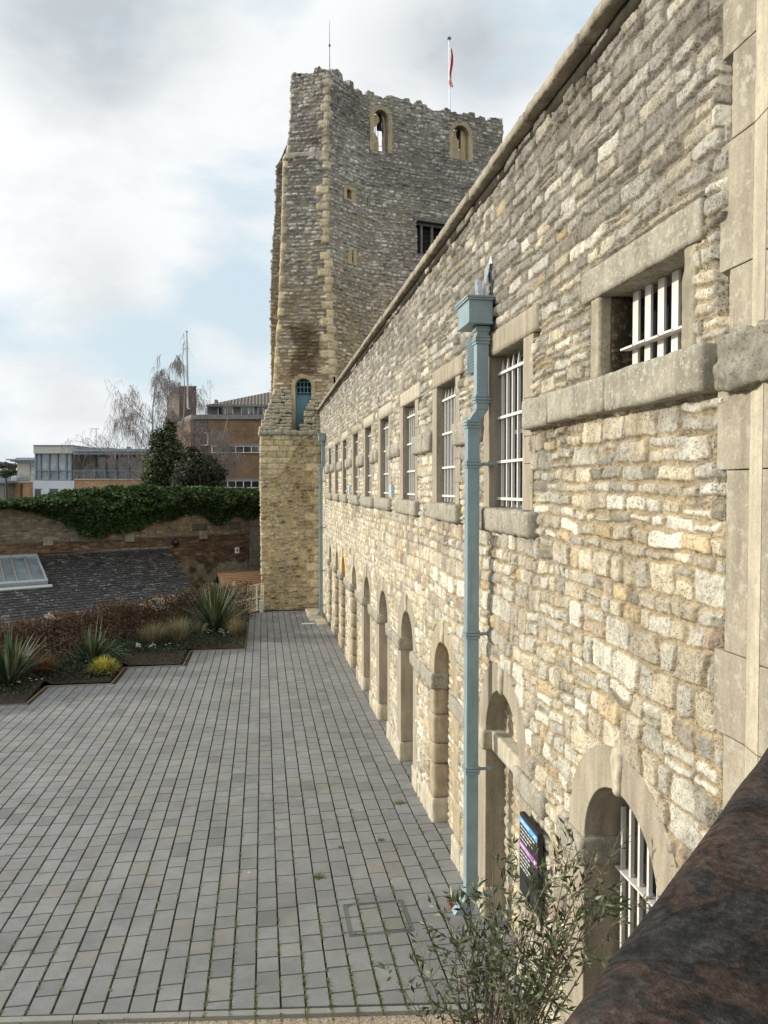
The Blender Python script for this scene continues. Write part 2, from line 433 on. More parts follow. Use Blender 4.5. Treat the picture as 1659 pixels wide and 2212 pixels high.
# string course pieces and sills
mat_sash = mat_plain('grey_sash', (.16, .18, .20), .5)
def window(c, h, i):
    y0, y1 = c-h, c+h; z0, z1 = 4.205, 5.65; f = W-.012+.0006*i
    near = c < 12
    rs = .05 if near else .12
    mb = MB(); rg = random.Random(i)
    # jambs: toothed blocks on the near side, a plain strip on the far side
    z = z0
    while z < z1-.01:
        hh = min(rg.uniform(.22, .42), z1-z)
        if z1-(z+hh) < .12: hh = z1-z
        w = rg.choice([.19, .24, .30])
        mb.box(f, W+.30, y0-w, y0, z, z+hh-.003); z += hh
    pb_ = MB(); pb_.box(W+.215, W+.235, y0, y1, z0, z1); win = pb_.build('window', M['glass'], wing)
    mb.build('jamb', M['render'], win, bevel=.006)
    mb = MB(); mb.box(f, W+.30, y1, y1+rg.choice([.20, .25]), z0, z1); mb.build('jamb', M['render'], win, bevel=.006)
    mb = MB(); rough_block(mb, f-.004, W+.32, y0-rg.uniform(.28, .36), y1+rg.uniform(.2, .26), z1+.002, 5.87, res=rs, r=.01, amp=.003, seed=i)
    lm = M['render'] if i in (0, 1, 5, 7) else M['palestone']
    soft(mb, 'lintel', lm, win)
    mb = MB(); rough_block(mb, W-.085, W+.32, y0-.26-rg.uniform(0, .1), y1+.3+rg.uniform(0, .1), 3.985+rg.uniform(-.01, .02), z0-.002, res=rs*.8, r=.028, amp=.012, seed=20+i)
    soft(mb, 'sill', M['oldstone'] if i != 2 else M['oldstone'], win)
    mb = MB()   # white frame of the sash
    for a, b in ((y0, y0+.05), (y1-.05, y1), (c-.02, c+.02)): mb.box(W+.195, W+.222, a, b, z0+.045, z1-.045)
    for a, b in ((z0, z0+.045), (z1-.045, z1), (4.9, 4.94)): mb.box(W+.190, W+.224, y0, y1, a, b)
    mb.build('frame', mat_sash, win)
    mb = MB()
    n = 6; xb = W+.09
    for k in range(n):
        yb = y0+.09+(2*h-.18)*k/(n-1); s = .0125
        mb.box(xb-s, xb+s, yb-s, yb+s, z0+.01, z1-.13)
        b = len(mb.v)
        mb.add([(xb-s, yb-s, z1-.13), (xb+s, yb-s, z1-.13), (xb+s, yb+s, z1-.13), (xb-s, yb+s, z1-.13), (xb, yb, z1-.035)], [(0, 1, 4), (1, 2, 4), (2, 3, 4), (3, 0, 4)])
    for zr in (5.48, 5.06, 4.64, 4.29): mb.box(xb-.03, xb-.008, y0+.004, y1-.004, zr-.013, zr+.013)
    mb.build('bars', M['white_paint'], win)
    return win
for i, (c, h) in enumerate(WIN): window(c, h, i)
# string course between the upper windows
rg = random.Random(4)
for i in range(len(WIN)-1):
    a = WIN[i+1][0]-WIN[i+1][1]-.03; b = WIN[i][0]+WIN[i][1]+.24
    mb = MB(); rs = .04 if a < 12 else .12
    m = b+(a-b)*rg.uniform(.35, .65)
    z0 = 4.865+rg.uniform(-.012, .012)
    rough_block(mb, W-.065, W+.10, m+.003, a, z0, 5.115, res=rs, r=.022, amp=.010, seed=50+i)
    rough_block(mb, W-.060, W+.10, b, m-.003, z0+rg.uniform(0, .02), 5.118, res=rs, r=.022, amp=.012, seed=70+i)
    soft(mb, 'string_course', M['oldstone'], wing)
mb = MB(); rough_block(mb, W-.06, W+.1, 25.5, 27.0, 4.86, 5.11, res=.12, seed=3); soft(mb, 'string_course', M['oldstone'], wing)

# ---- the wide high window with the long sill
y0, y1, z0, z1 = BW
mb = MB()
rough_block(mb, W-.010, W+.36, y1, y1+.13, 5.10, z1, res=.03, r=.012, amp=.006, seed=2)
mj1 = mb; mb = MB(); rough_block(mb, W-.012, W+.36, y0-.13, y0, 5.10, z1, res=.03, r=.012, amp=.010, seed=3)
mj2 = mb; mb = MB(); mb.box(W+.31, W+.33, y0-.1, y1+.1, 5.0, z1+.1); bwin = mb.build('window', M['glass'], wing)
mjm = mat_stone('grey_tan_jamb', (.31, .275, .20), .35, True, 2, (.22, .20, .155), 1.0); soft(mj1, 'jamb', mjm, bwin); soft(mj2, 'jamb', mjm, bwin)
mb = MB(); rough_block(mb, W-.016, W+.36, y0-.17, y1+.27, z1+.002, 5.85, res=.03, r=.008, amp=.004, seed=4)
soft(mb, 'lintel', M['oldstone'], bwin)
mb = MB()
rough_block(mb, W-.10, W+.36, 3.44, 4.50, 4.862, 5.10, res=.03, r=.02, amp=.006, seed=5)
rough_block(mb, W-.10, W+.30, 4.503, 5.46, 4.870, 5.098, res=.03, r=.02, amp=.006, seed=6)
rough_block(mb, W-.105, W+.12, 5.463, 5.62, 4.86, 5.10, res=.03, r=.03, amp=.014, seed=7)
rough_block(mb, W-.09, W+.12, 5.622, 6.06, 4.865, 5.102, res=.03, r=.02, amp=.008, seed=8)
soft(mb, 'sill', M['oldstone'], bwin)
mb = MB(); rough_block(mb, W-.085, W+.2, 2.2, 3.35, 4.85, 5.10, res=.02, r=.022, amp=.016, seed=9, freq=22); soft(mb, 'string_course', mat_stone('pitted_grey_stone', (.27, .25, .20), .4, False, 3, (.13, .12, .10), 1.4), wing)
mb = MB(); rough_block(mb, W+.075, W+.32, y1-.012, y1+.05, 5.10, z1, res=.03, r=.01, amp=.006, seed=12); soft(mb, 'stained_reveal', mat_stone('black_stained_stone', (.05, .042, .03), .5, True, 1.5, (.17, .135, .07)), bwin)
mb = MB(); xb = W+.175
for k in range(6):
    yb = 4.615-k*.158; mb.box(xb-.008, xb+.008, yb-.036, yb+.036, 5.09, z1)
for k in range(5):
    yb = 4.60-k*.158; mb.box(xb-.075, xb-.009, yb-.085, yb+.085, 5.275+.003*(k % 2), 5.288+.003*(k % 2))
mb.build('bars', M['white_paint'], bwin)

# ---- arched doorways
def arch(c, i):
    near = c < 12; f = W-.010+.0005*i
    mats = {2: M['roughstone'], 7: M['render_yellow']}
    ring_m = mats.get(i, M['render'] if i in (0, 1, 3, 4, 5) else M['palestone'])
    jm = M['roughstone'] if i in (2, 6, 7, 8, 9) else M['render']
    dep = {0: .42, 1: .19, 2: .19}.get(i, .21)
    zb = .30
    bw = .34 if i else .30
    if i == 1: zb = .28
    g = zg(c)
    if i == 0:
        mb = MB(); mb.box(W+.47, W+.49, c-RI-.1, c+RI+.1, g-.05, ZS+RI+.1); dw = mb.build('doorway', M['glass'], wing)
    else:
        Yg, Zg = np.meshgrid(np.arange(c-RI-.04, c+RI+.05, .014 if near else .04), np.arange(g-.1, ZS+RI+.04, .014 if near else .04), indexing='ij')
        H, Cc, _ = rubble(Yg, Zg, 200+i, lambda z: (.075, .12), lambda z, hh: (.12, .26), lambda z: ([(CRM, 4), (WHT, 2), (OCH, 1), (GRY, .6)], (.42, .33, .2)), prom=(.004, .012), bev=.012, split=0)
        dw = np_mesh('doorway', np.stack([W+dep-H, Yg, Zg], -1).reshape(-1, 3), grid_quads(*Yg.shape), M['rubble'], wing, Cc.reshape(-1, 3), smooth=True)
    mbs = {-1: MB(), 1: MB()}
    if jm is M['roughstone']:
        rg = random.Random(i); z = zb+g
        while z < ZS-.22:
            hh = min(rg.uniform(.25, .45), ZS-.20-z)
            for s in (-1, 1):
                w = rg.uniform(.22, .36); a, b = sorted((c+s*RI, c+s*(RI+w)))
                rough_block(mbs[s], f-.006, W+dep+.03, a, b, z, z+hh-.004, res=.04 if near else .12, r=.03, amp=.012, seed=i*9+int(z*10)+s)
            z += hh
        for s in (-1, 1): soft(mbs[s], 'jamb', jm, dw)
    else:
        mbs[1].box(f, W+dep+.03, c+RI, c+RI+bw, zb+g, ZS-.20); mbs[-1].box(f, W+dep+.03, c-RI-bw, c-RI, zb+g, ZS-.20)
        for s in (-1, 1): mbs[s].build('jamb', jm, dw, bevel=.008)
    # base blocks
    for s in (-1, 1):
        a, b = sorted((c+s*(RI-.004), c+s*(RI+bw+.05)))
        mb = MB(); rough_block(mb, W-.032, W+dep+.03, a, b, g-.06, zb+g-.003, res=.035 if near else .1, r=.025, amp=.010, seed=i*3+s)
        soft(mb, 'base_stone', M['palestone'] if i not in (6, 7, 8) else M['roughstone'], dw)
    # imposts that run on as a string between the doorways
    for s in (-1, 1):
        e = RI+(.52 if s > 0 else .62)
        if i == 0 and s > 0: e = RI+.40
        if i == 1 and s < 0: e = RI+.66
        nxt = ARC[i+1] if s > 0 and i+1 < len(ARC) else (ARC[i-1] if s < 0 and i > 0 else None)
        if nxt is not None and i not in (0, 1) or (i == 1 and s > 0): e = abs(nxt-c)/2-.004
        a, b = sorted((c+s*(RI-.03), c+s*e))
        mb = MB(); rough_block(mb, W-.055, W+dep+.02, a, b, ZS-.205, ZS-.002, res=.035 if near else .1, r=.02, amp=.010 if i else .006, seed=i*5+s+40)
        soft(mb, 'impost', M['oldstone'] if not (i == 1 and s > 0) else M['palestone'], dw)
    # ring: two halves and a keystone
    mb = MB(); n = 28
    rough = i in (2, 6, 8, 9)
    rings = []
    for k in range(n+1):
        t = math.pi*k/n; ca, sa = math.cos(t), math.sin(t)
        wob = .03*(noise2(k*.7, i*3.1, 5)-.5) if rough else 0
        ro = RO+(.05*(noise2(k*.9, i*7.7, 9)-.5) if rough else 0)
        ri = RI+wob
        rings.append([(f, c+ri*ca, ZS+ri*sa), (f, c+ro*ca, ZS+ro*sa), (W+.04, c+ro*ca, ZS+ro*sa), (W+dep+.03, c+(ri+.03)*ca, ZS+(ri+.03)*sa), (W+dep+.03, c+ri*ca, ZS+ri*sa)])
    vs = [p for r in rings for p in r]; fs = []
    for k in range(n):
        for j in range(5):
            fs.append((k*5+j, k*5+(j+1) % 5, (k+1)*5+(j+1) % 5, (k+1)*5+j))
    fs += [tuple(range(5)), tuple(n*5+j for j in (4, 3, 2, 1, 0))]
    mb.add(vs, fs); mb.build('arch_ring', ring_m, dw, bevel=.006)
    mb = MB()
    kz0, kz1 = ZS+RI-.012, ZS+RO+.015
    wk0, wk1 = .036, .068
    pts = []
    nn = 7

    mb = MB(); rough_block(mb, W-.036, W+.14, c-.085, c+.085, kz0, kz1, res=.025, r=.03, amp=.012, seed=i+90, freq=14)
    mb.v = [(x, c+(y-c)*(wk0+(wk1-wk0)*(z-kz0)/(kz1-kz0))/.085, z) for x, y, z in mb.v]
    soft(mb, 'keystone', M['palestone'], dw)
    # what fills the recess
    if i == 0:
        mb = MB(); xb = W+.25
        for k in range(8):
            yb = c+RI-.055-k*.122; h = ZS+math.sqrt(max(0.01, RI**2-(yb-c)**2))-.01
            mb.box(xb-.013, xb+.013, yb-.013, yb+.013, g, h)
        for zr in (1.78, 1.12, .5): mb.box(xb-.035, xb+.035, c-RI+.004, c+RI-.004, zr-.008, zr+.008)
        mb.build('bars', M['white_paint'], dw)
        mb = MB(); mb.box(W+.42, W+.44, c-.35, c-.12, 1.38, 1.66); mb.build('notice', M['blue_paint'], dw)
        mb = MB(); mb.box(W+.445, W+.468, c-RI, c-RI+.07, g, ZS+.3); mb.box(W+.445, W+.468, c+.02, c+.09, g, ZS+.48); mb.box(W+.445, W+.468, c+RI-.07, c+RI, g, ZS+.1)
        mb.build('frame', M['blue_paint'], dw)
    else:
        if i in (1,):
            mb = MB(); rough_block(mb, W+.045, W+dep+.05, c-RI+.004, c+RI-.004, ZS-.20, ZS-.01, res=.03, r=.01, amp=.003, seed=5); soft(mb, 'lintel', M['palestone'], dw)
    return dw
for i, c in enumerate(ARC): arch(c, i)
# recess behind the first doorway: jambs going in
mb = MB(); mb.box(W+.45, W+.47, 3.6, 5.3, 0, .1)
# smooth strip by the sign and the rough plinth along the foot
mb = MB(); mb.box(W-.008, W+.05, 5.62, 5.98, .35, 1.76); mb.build('rendered_strip', M['render'], wing, bevel=.005)
mb = MB(); mb.box(W-.006, W+.05, 5.06, 5.36, .35, 1.74); mb.build('rendered_strip', M['render'], wing, bevel=.005)
k = 0
for i in range(len(ARC)):
    mb = MB()
    a = (ARC[i-1]+RI+.40) if i else 2.9
    b = ARC[i]-RI-.40
    y = a
    while y < b-.05:
        L = min(random.uniform(.3, .6), b-y); z = zg(y)
        rough_block(mb, W-.03, W+.1, y+.004, y+L, z-.1, z+random.uniform(.22, .32), res=.05 if y < 12 else .12, r=.03, amp=.012, seed=300+k); y += L; k += 1
    if mb.v: soft(mb, 'plinth', M['palestone'], wing)

# ---- pilaster at the right end
mb = MB(); z = -.2; k = 0; rg = random.Random(9)
for z0_, z1_ in ((.0, .62), (.62, 1.35), (1.35, 2.0), (2.0, 2.72), (2.72, 3.22), (3.22, 3.62), (3.62, 4.48), (4.48, 4.86), (5.10, 5.42), (5.42, 6.02), (6.02, 6.42), (6.42, 7.22)):
    ye = 3.34+.085*(k % 2)
    mb.box(W-.012, W+.1, 3.17, ye, z0_+.002, z1_-.003)
    mb.box(W-.040, W+.1, 1.0, 3.041, z0_+.002, z1_-.003)
    k += 1
pil = mb.build('pilaster', M['pilaster'], wing, bevel=.005)
mb = MB()
for z0_, z1_ in ((.0, 2.0), (2.0, 3.22), (3.22, 4.86), (5.10, 6.02), (6.02, 7.22)):
    mb.prism([(W+.05, 3.172, z0_+.002), (W-.012, 3.170, z0_+.002), (W-.040, 3.042, z0_+.002), (W+.05, 3.040, z0_+.002)], (0, 0, z1_-z0_-.006))
mb.build('chamfer', M['palestone'], pil)

# ---- downpipes
def downpipe(yp, big, zh, zoff):
    x0 = W-.165; x1 = W-.045    # upper shaft
    off = -.085; wy = .11
    mb = MB(); ym0, ym1 = yp, yp+wy; zf = .42 if big else .12
    mb.box(x0, x1, ym0, ym1, zoff+.12, zh-.0)
    # swan neck
    mb.hexa([(x0+off, ym0, zoff-.0), (x1+off, ym0, zoff-.0), (x1+off, ym1, zoff-.0), (x0+off, ym1, zoff-.0), (x0, ym0, zoff+.12), (x1, ym0, zoff+.12), (x1, ym1, zoff+.12), (x0, ym1, zoff+.12)])
    mb.box(x0+off, x1+off, ym0, ym1, zf, zoff)
    # shoe
    a, b = x0+off, x1+off
    mb.hexa([(a-.12, ym0, zf-.17), (b-.06, ym0, zf-.19), (b-.06, ym1, zf-.19), (a-.12, ym1, zf-.17), (a, ym0, zf), (b, ym0, zf), (b, ym1, zf), (a, ym1, zf)])
    p = mb.build('downpipe', M['blue_paint'], wing, bevel=.006)
    joints = [(zoff+.22, 0), (zoff-.02, off), (zh-.13, 0)]+[(z, off) for z in ((4.62, 2.98, 1.66, .42) if big else (4.6, 3.0, 1.5, .3))]
    for z, o in joints:
        mb = MB()
        for dz, e in ((-.028, .010), (.0, .014), (.028, .010)):
            mb.box(x0+o-e, x1+o+e, ym0-e, ym1+e, z+dz-.011, z+dz+.011)
        mb.build('collar', M['blue_paint'], p, bevel=.003)
    for z, o in joints[3:]:
        mb = MB()
        mb.tube([(x1+o-.01, ym0+.04, z), (W+.02, ym0+.04, z)], .016, 8)
        mb.tube([(W-.035, ym0+.04, z), (W-.008, ym0+.04, z)], .026, 8)
        mb.build('bracket', M['blue_paint'], p)
    # hopper head
    hw = .34 if big else .34; hx0, hx1 = W-.26, W-.03; mb = MB(); ya = yp-.075; yb = ya+hw+(.07 if big else 0); z0 = zh+.01; z1 = zh+.265
    c_ = .03
    mb.hexa([(hx0, ya, z0), (hx1, ya, z0), (hx1, yb, z0), (hx0, yb, z0), (hx0-.004, ya-.004, z1-.04), (hx1, ya-.004, z1-.04), (hx1, yb+.004, z1-.04), (hx0-.004, yb+.004, z1-.04)])
    mb.box(hx0-.02, hx1+.004, ya-.02, yb+.02, z1-.04, z1-.02); mb.box(hx0-.028, hx1+.004, ya-.028, yb+.028, z1-.02, z1)
    mb.box(hx0-.010, hx1+.002, ya-.010, yb+.010, z0-.004, z0+.016)
    mb.build('hopper', M['blue_paint'], p, bevel=.003)
    if big:
        mb = MB()   # neck under the hopper
        mb.box(x0-.012, x1+.012, ym0-.012, ym1+.012, zh-.05, zh-.003); mb.build('neck', M['blue_paint'], p, bevel=.004)
        # bent lead chute coming out of the wall into the hopper
        t = NT('lead'); lead = t.done(t.mix(1, (.36, .40, .44), t.ramp(t.noise(30), [(.3, .5), (.7, 1.2)]), 'MULTIPLY'), .35, None, .5)
        mb = MB(); yy = yp+.03
        prof = [(W+.03, z1+.34), (W-.03, z1+.33), (W-.055, z1+.22), (W-.07, z1+.10), (W-.07, z1-.02)]
        for (xa, za), (xb_, zb_) in zip(prof, prof[1:]):
            mb.hexa([(xa, yy, za), (xa+.006, yy, za), (xa+.006, yy+.10, za), (xa, yy+.10, za), (xb_, yy-.01, zb_), (xb_+.006, yy-.01, zb_), (xb_+.006, yy+.11, zb_), (xb_, yy+.11, zb_)])
        mb.prism([(W+.0, yy+.02, z1+.02), (W-.03, yy+.03, z1+.36), (W-.018, yy+.01, z1+.42), (W+.0, yy+.0, z1+.30)], (0, .006, 0))
        mb.hexa([(W-.13, yy+.03, z1-.01), (W-.09, yy+.02, z1-.01), (W-.09, yy+.12, z1-.01), (W-.13, yy+.12, z1-.01), (W-.145, yy+.03, z1+.19), (W-.11, yy+.02, z1+.17), (W-.11, yy+.13, z1+.17), (W-.145, yy+.13, z1+.20)])
        mb.build('lead_chute', lead, p)
    return p
downpipe(7.12, True, 5.93, 5.02)
downpipe(26.55, False, 5.98, 5.02)
# small blue iron air grille and boxes on the wall
mb = MB()
for a in range(7):
    for b in range(10):
        mb.box(W-.045, W-.036, 7.62+a*.042, 7.62+a*.042+.026, 5.60+b*.032, 5.60+b*.032+.006)
for a in range(8): mb.box(W-.045, W-.034, 7.60+a*.042, 7.612+a*.042, 5.58, 5.92)
mb.box(W-.034, W-.02, 7.60, 7.91, 5.58, 5.92)
mb.build('air_grille', M['blue_paint'], wing)
for yv in (12.72, 19.05, 24.0):
    mb = MB(); zz = 4.24 if yv < 20 else 5.45
    mb.box(W-.05, W+.0, yv, yv+.16, zz, zz+.20)
    for k in range(4): mb.box(W-.055, W-.05, yv+.01, yv+.15, zz+.03+k*.045, zz+.045+k*.045)
    mb.build('vent', mat_plain('pale_blue_vent', (.42, .52, .58), .5), wing)

# directions sign by the doorway
sg = tag(empty('wall_sign', (W, 5.9, 1.0)), 'black directions board with blue and purple bands on the stone wall', 'sign')
mb = MB(); sx = W-.10; sy0, sy1, sz0, sz1 = 5.58, 6.0, 1.08, 1.73
mb.box(sx, W-.055, sy0, sy1, sz0, sz1); mb.build('board', mat_plain('black_board', (.018, .019, .02), .45), sg, bevel=.004)
mb = MB(); mb.box(W-.055, W+.0, 5.65, 5.7, 1.2, 1.6); mb.box(W-.055, W+.0, 5.86, 5.9, 1.2, 1.6); mb.build('mount', M['dark'], sg)
mb = MB(); mb.box(sx-.003, sx-.0005, sy0+.006, sy1-.004, 1.652, 1.700); mb.build('blue_band', mat_plain('sign_blue', (.10, .33, .62), .5, 0, .03), sg)
mb = MB(); mb.box(sx-.003, sx-.0005, sy0+.006, sy1-.004, 1.452, 1.500); mb.build('purple_band', mat_plain('sign_purple', (.30, .13, .33), .5, 0, .03), sg)
whitem = mat_plain('sign_white', (.8, .8, .8), .5, 0, .02)
def text(body, name, size, loc, rot, mat, parent, ext=.0006):
    cu = bpy.data.curves.new(name, 'FONT'); cu.body = body; cu.size = size; cu.extrude = ext
    o = bpy.data.objects.new(name, cu); link(o); cu.materials.append(mat)
    o.location = loc; o.rotation_euler = rot
    bpy.context.view_layer.update()
    me = bpy.data.meshes.new_from_object(o.evaluated_get(bpy.context.evaluated_depsgraph_get()))
    me.transform(o.matrix_world); me.materials.clear(); me.materials.append(mat)
    n = bpy.data.objects.new(name, me); bpy.data.objects.remove(o); link(n); n.parent = parent; n.matrix_parent_inverse = parent_inv(parent)
    return n
rot = (math.pi/2, 0, -math.pi/2)
text('CASTLE YARD', 'heading', .032, (sx-.0035, sy1-.03, 1.665), rot, whitem, sg)
text('MARKET HALL', 'heading', .032, (sx-.0035, sy1-.03, 1.465), rot, whitem, sg)
greym = mat_plain('sign_grey', (.45, .45, .43), .5, 0, .02)
mb = MB()
def line(y, z, L):
    q = y; rr = random.Random(int(z*1000))
    while q > y-L:
        w = rr.uniform(.02, .055); mb.box(sx-.0025, sx-.0005, q-w, q, z, z+.013); q -= w+.012
for z, L in ((1.62, .30), (1.587, .25), (1.554, .27), (1.521, .12), (1.42, .22), (1.387, .23), (1.354, .18), (1.321, .20), (1.288, .15)): line(sy1-.03, z, L)
tag(mb.build('small_lettering', greym, sg), kind=None)
mb = MB()
for z in (1.676, 1.476):
    y = sy0+.06; mb.prism([(sx-.0035, y, z-.016), (sx-.0035, y-.018, z), (sx-.0035, y, z+.016), (sx-.0035, y, z+.005), (sx-.0035, y+.02, z+.005), (sx-.0035, y+.02, z-.005), (sx-.0035, y, z-.005)], (.001, 0, 0))
mb.build('arrow', whitem, sg)

# ================================================================== GROUND
def zg_arr(y): return np.interp(y, [6, 8, 10, 14.4, 20, 28], [.16, .10, .04, -.05, -.12, -.20])
# far lower ground all round
t = NT('lower_ground'); n1 = t.noise(.4, 5, .6)
mg = t.done(t.ramp(n1, [(.3, (.05, .05, .045)), (.7, (.08, .075, .06))]), .95)
mb = MB(); mb.quad((-900, -900, -3.6), (900, -900, -3.6), (900, 900, -3.6), (-900, 900, -3.6)); tag(mb.build('ground', mg), kind='structure')

STEPX = [-.50, -1.985, -3.42, -4.83, -6.25, -7.7, -9.1]           # risers of the stepped bed edge
STEPY = [28.6, 21.7, 19.85, 18.15, 16.7, 15.1, 13.6, 12.1]
def yend(x):
    for k, sx_ in enumerate(STEPX):
        if x > sx_: return STEPY[k]
    return STEPY[len(STEPX)]
def yfront(x): return 6.19-.115*x
# joint bed under the pavers
t = NT('joint_bed'); n = t.noise(5, 5, .6); n2 = t.noise(40, 3, .6)
c = t.ramp(n, [(.35, (.035, .02, .014)), (.56, (.035, .024, .016)), (.66, (.06, .075, .022))])
mj = t.done(t.mix(1, c, t.ramp(n2, [(.3, .5), (.7, 1.4)]), 'MULTIPLY'), .95)
mb = MB()
xs_ = np.linspace(-12, W+.3, 13)
for xa, xb_ in zip(xs_[:-1], xs_[1:]):
    fa = np.linspace(0, 1, 45)
    for p_, q_ in zip(fa[:-1], fa[1:]):
        yy = lambda x, f: yfront(x)+(32.6-yfront(x))*f
        mb.add([(x, yy(x, f), zg(yy(x, f))-.013) for x, f in ((xa, p_), (xb_, p_), (xb_, q_), (xa, q_))], [(0, 1, 2, 3)])
jb = tag(mb.build('paving_bed', mj), kind='structure')
# pavers
rg = np.random.RandomState(3); V = []; Q = []; Cc = []
colw = .204; x = W-.012+.204; ci = 0
JG = .0074
while x > -7.9:
    x1_ = x; x0_ = x-colw; xm = (x0_+x1_)/2; y = yfront(xm)+.02; ye = min(yend(x0_+.01), yend(x1_-.01))
    off = rg.uniform(.1, .36); first = True
    while y < ye-.03:
        L = off if first else rg.choice([.22, .27, .30, .33, .36, .40], p=[.1, .2, .25, .2, .15, .1]); first = False
        y2 = min(y+L, ye)
        if y2-y > .05:
            g = rg.uniform(.6, 1.5)*JG; gx = rg.uniform(.8, 1.8)*JG; dz = rg.uniform(-.0015, .0015)
            a, b, cc, d = x0_+gx/2, x1_-gx/2, y+g/2*.6, y2-g/2*.6
            sh = 0 if y > yfront(xm)+.05 else .115*.1
            za, zb = zg(cc)+dz, zg(d)+dz; e = .006
            base = len(V)
            V += [(a, cc+sh, za-.02), (b, cc-sh, za-.02), (b, d, zb-.02), (a, d, zb-.02), (a+e, cc+e+sh, za), (b-e, cc+e-sh, za), (b-e, d-e, zb), (a+e, d-e, zb)]
            Q += [(base+4, base+5, base+6, base+7), (base, base+1, base+5, base+4), (base+1, base+2, base+6, base+5), (base+2, base+3, base+7, base+6), (base+3, base, base+4, base+7)]
            k = rg.uniform(.92, 1.07); w = rg.rand()
            base_c = np.array((.183, .186, .182))*k
            if w < .12: base_c = base_c*np.array((1.03, .99, .92))
            if w > .94: base_c = base_c*.82
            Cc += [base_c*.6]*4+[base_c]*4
        y = y2
    x -= colw; ci += 1
t = NT('grey_pavers'); c = t.attr(); n1 = t.noise(1.1, 5, .6); n2 = t.noise(55, 4, .7); n3 = t.noise(6, 4, .6)
c = t.mix(1, c, t.ramp(n1, [(.3, .84), (.7, 1.12)]), 'MULTIPLY')
c = t.mix(1, c, t.ramp(n2, [(.3, .86), (.7, 1.12)]), 'MULTIPLY')
c = t.mix(1, c, t.ramp(n3, [(.3, .9), (.7, 1.08)]), 'MULTIPLY')
warm = t.ramp(t.noise(1.7, 5, .7), [(.56, 0), (.76, .22)])
c = t.mix(warm, c, (.165, .145, .105))
st = t.ramp(t.noise(.9, 4, .65, t.mapping(loc=(7, 3, 0))), [(.58, 0), (.70, .45)])
c = t.mix(st, c, (.11, .105, .10))
sp_ = t.voro(1.6); spots = t.ramp(sp_.outputs['Distance'], [(.02, .9), (.035, 0)])
c = t.mix(spots, c, (.38, .38, .36))
mp = t.done(c, .75, t.bump(n2, .25, .003), spec=.35)
pv = tag(np_mesh('paving', V, Q, mp, None, np.array(Cc)), kind='structure')
# edging band and gravel in front of it
mk = mat_stone('edging_concrete', (.24, .235, .21), .12, False, 2)
mb = MB()
for k in range(10):
    xa = W-.02-k*.92; xb_ = xa-.914
    mb.hexa([(xb_, yfront(xb_)-.06, .02), (xa, yfront(xa)-.06, .02), (xa, yfront(xa)+.004, .02), (xb_, yfront(xb_)+.004, .02),
             (xb_, yfront(xb_)-.06, zg(6.3)+.004), (xa, yfront(xa)-.06, zg(6.3)+.004), (xa, yfront(xa)+.004, zg(6.3)+.004), (xb_, yfront(xb_)+.004, zg(6.3)+.004)])
tag(mb.build('kerb', mk, bevel=.004), kind='structure')
t = NT('brown_gravel'); v = t.voro(90); n = t.noise(40, 3)
c = t.ramp(v.outputs['Color'], [(.2, (.20, .155, .105)), (.5, (.30, .245, .175)), (.8, (.42, .37, .29))])
mgv = t.done(c, .9, t.bump(v.outputs['Distance'], .8, .006))
mb = MB(); mb.quad((-12, -8, zg(6.3)-.03), (W+.1, -8, zg(6.3)-.03), (W+.1, yfront(W)-.05, zg(6.3)-.03), (-12, yfront(-12)-.05, zg(6.3)-.03)); tag(mb.build('gravel_path', mgv), kind='structure')

# recessed access cover
mcov = mat_plain('galvanised_steel', (.12, .125, .12), .55, .4, .3, 30)
cv = [G(737, 1952), G(862, 1947), G(886, 2025), G(752, 2027)]
x0, x1 = .80, 1.41; y0, y1 = cv[3][1]+.03, cv[0][1]-.03
root = tag(empty('access_cover', ((x0+x1)/2, (y0+y1)/2, zg((y0+y1)/2))), 'square metal framed access cover filled with grey pavers, set in the paving', 'access cover')
mb = MB()
def strip(a, b, w, h=.004):
    a = np.array(a, float); b = np.array(b, float); d = b-a; d /= np.linalg.norm(d); n = np.array([-d[1], d[0]])*w/2
    za, zb = zg(a[1]), zg(b[1])
    q = [(*(a-n), za-.01), (*(b-n), zb-.01), (*(b+n), zb-.01), (*(a+n), za-.01)]
    mb.hexa(q+[(p[0], p[1], p[2]+.01+h) for p in q])
for o_, w_ in ((0, .016), (.026, .009)):
    e = o_; strip((x0+e, y0+e), (x1-e, y0+e), w_); strip((x1-e, y0+e), (x1-e, y1-e), w_); strip((x1-e, y1-e), (x0+e, y1-e), w_); strip((x0+e, y1-e), (x0+e, y0+e), w_)
mb.build('frame', mcov, root)
for sx_, sy_ in ((0, 0), (1, 0), (1, 1), (0, 1)):
    cx_, cy_ = (x0, x1)[sx_], (y0, y1)[sy_]; dx = (1, -1)[sx_]*.085; dy = (1, -1)[sy_]*.085
    mb = MB(); z = zg(cy_); tri = [(cx_+dx*.2, cy_+dy*.2, z), (cx_+dx, cy_+dy*.2, z), (cx_+dx*.2, cy_+dy, z)]
    if dx*dy < 0: tri = tri[::-1]
    mb.prism(tri, (0, 0, .0055)); mb.build('corner_plate', mcov, root)
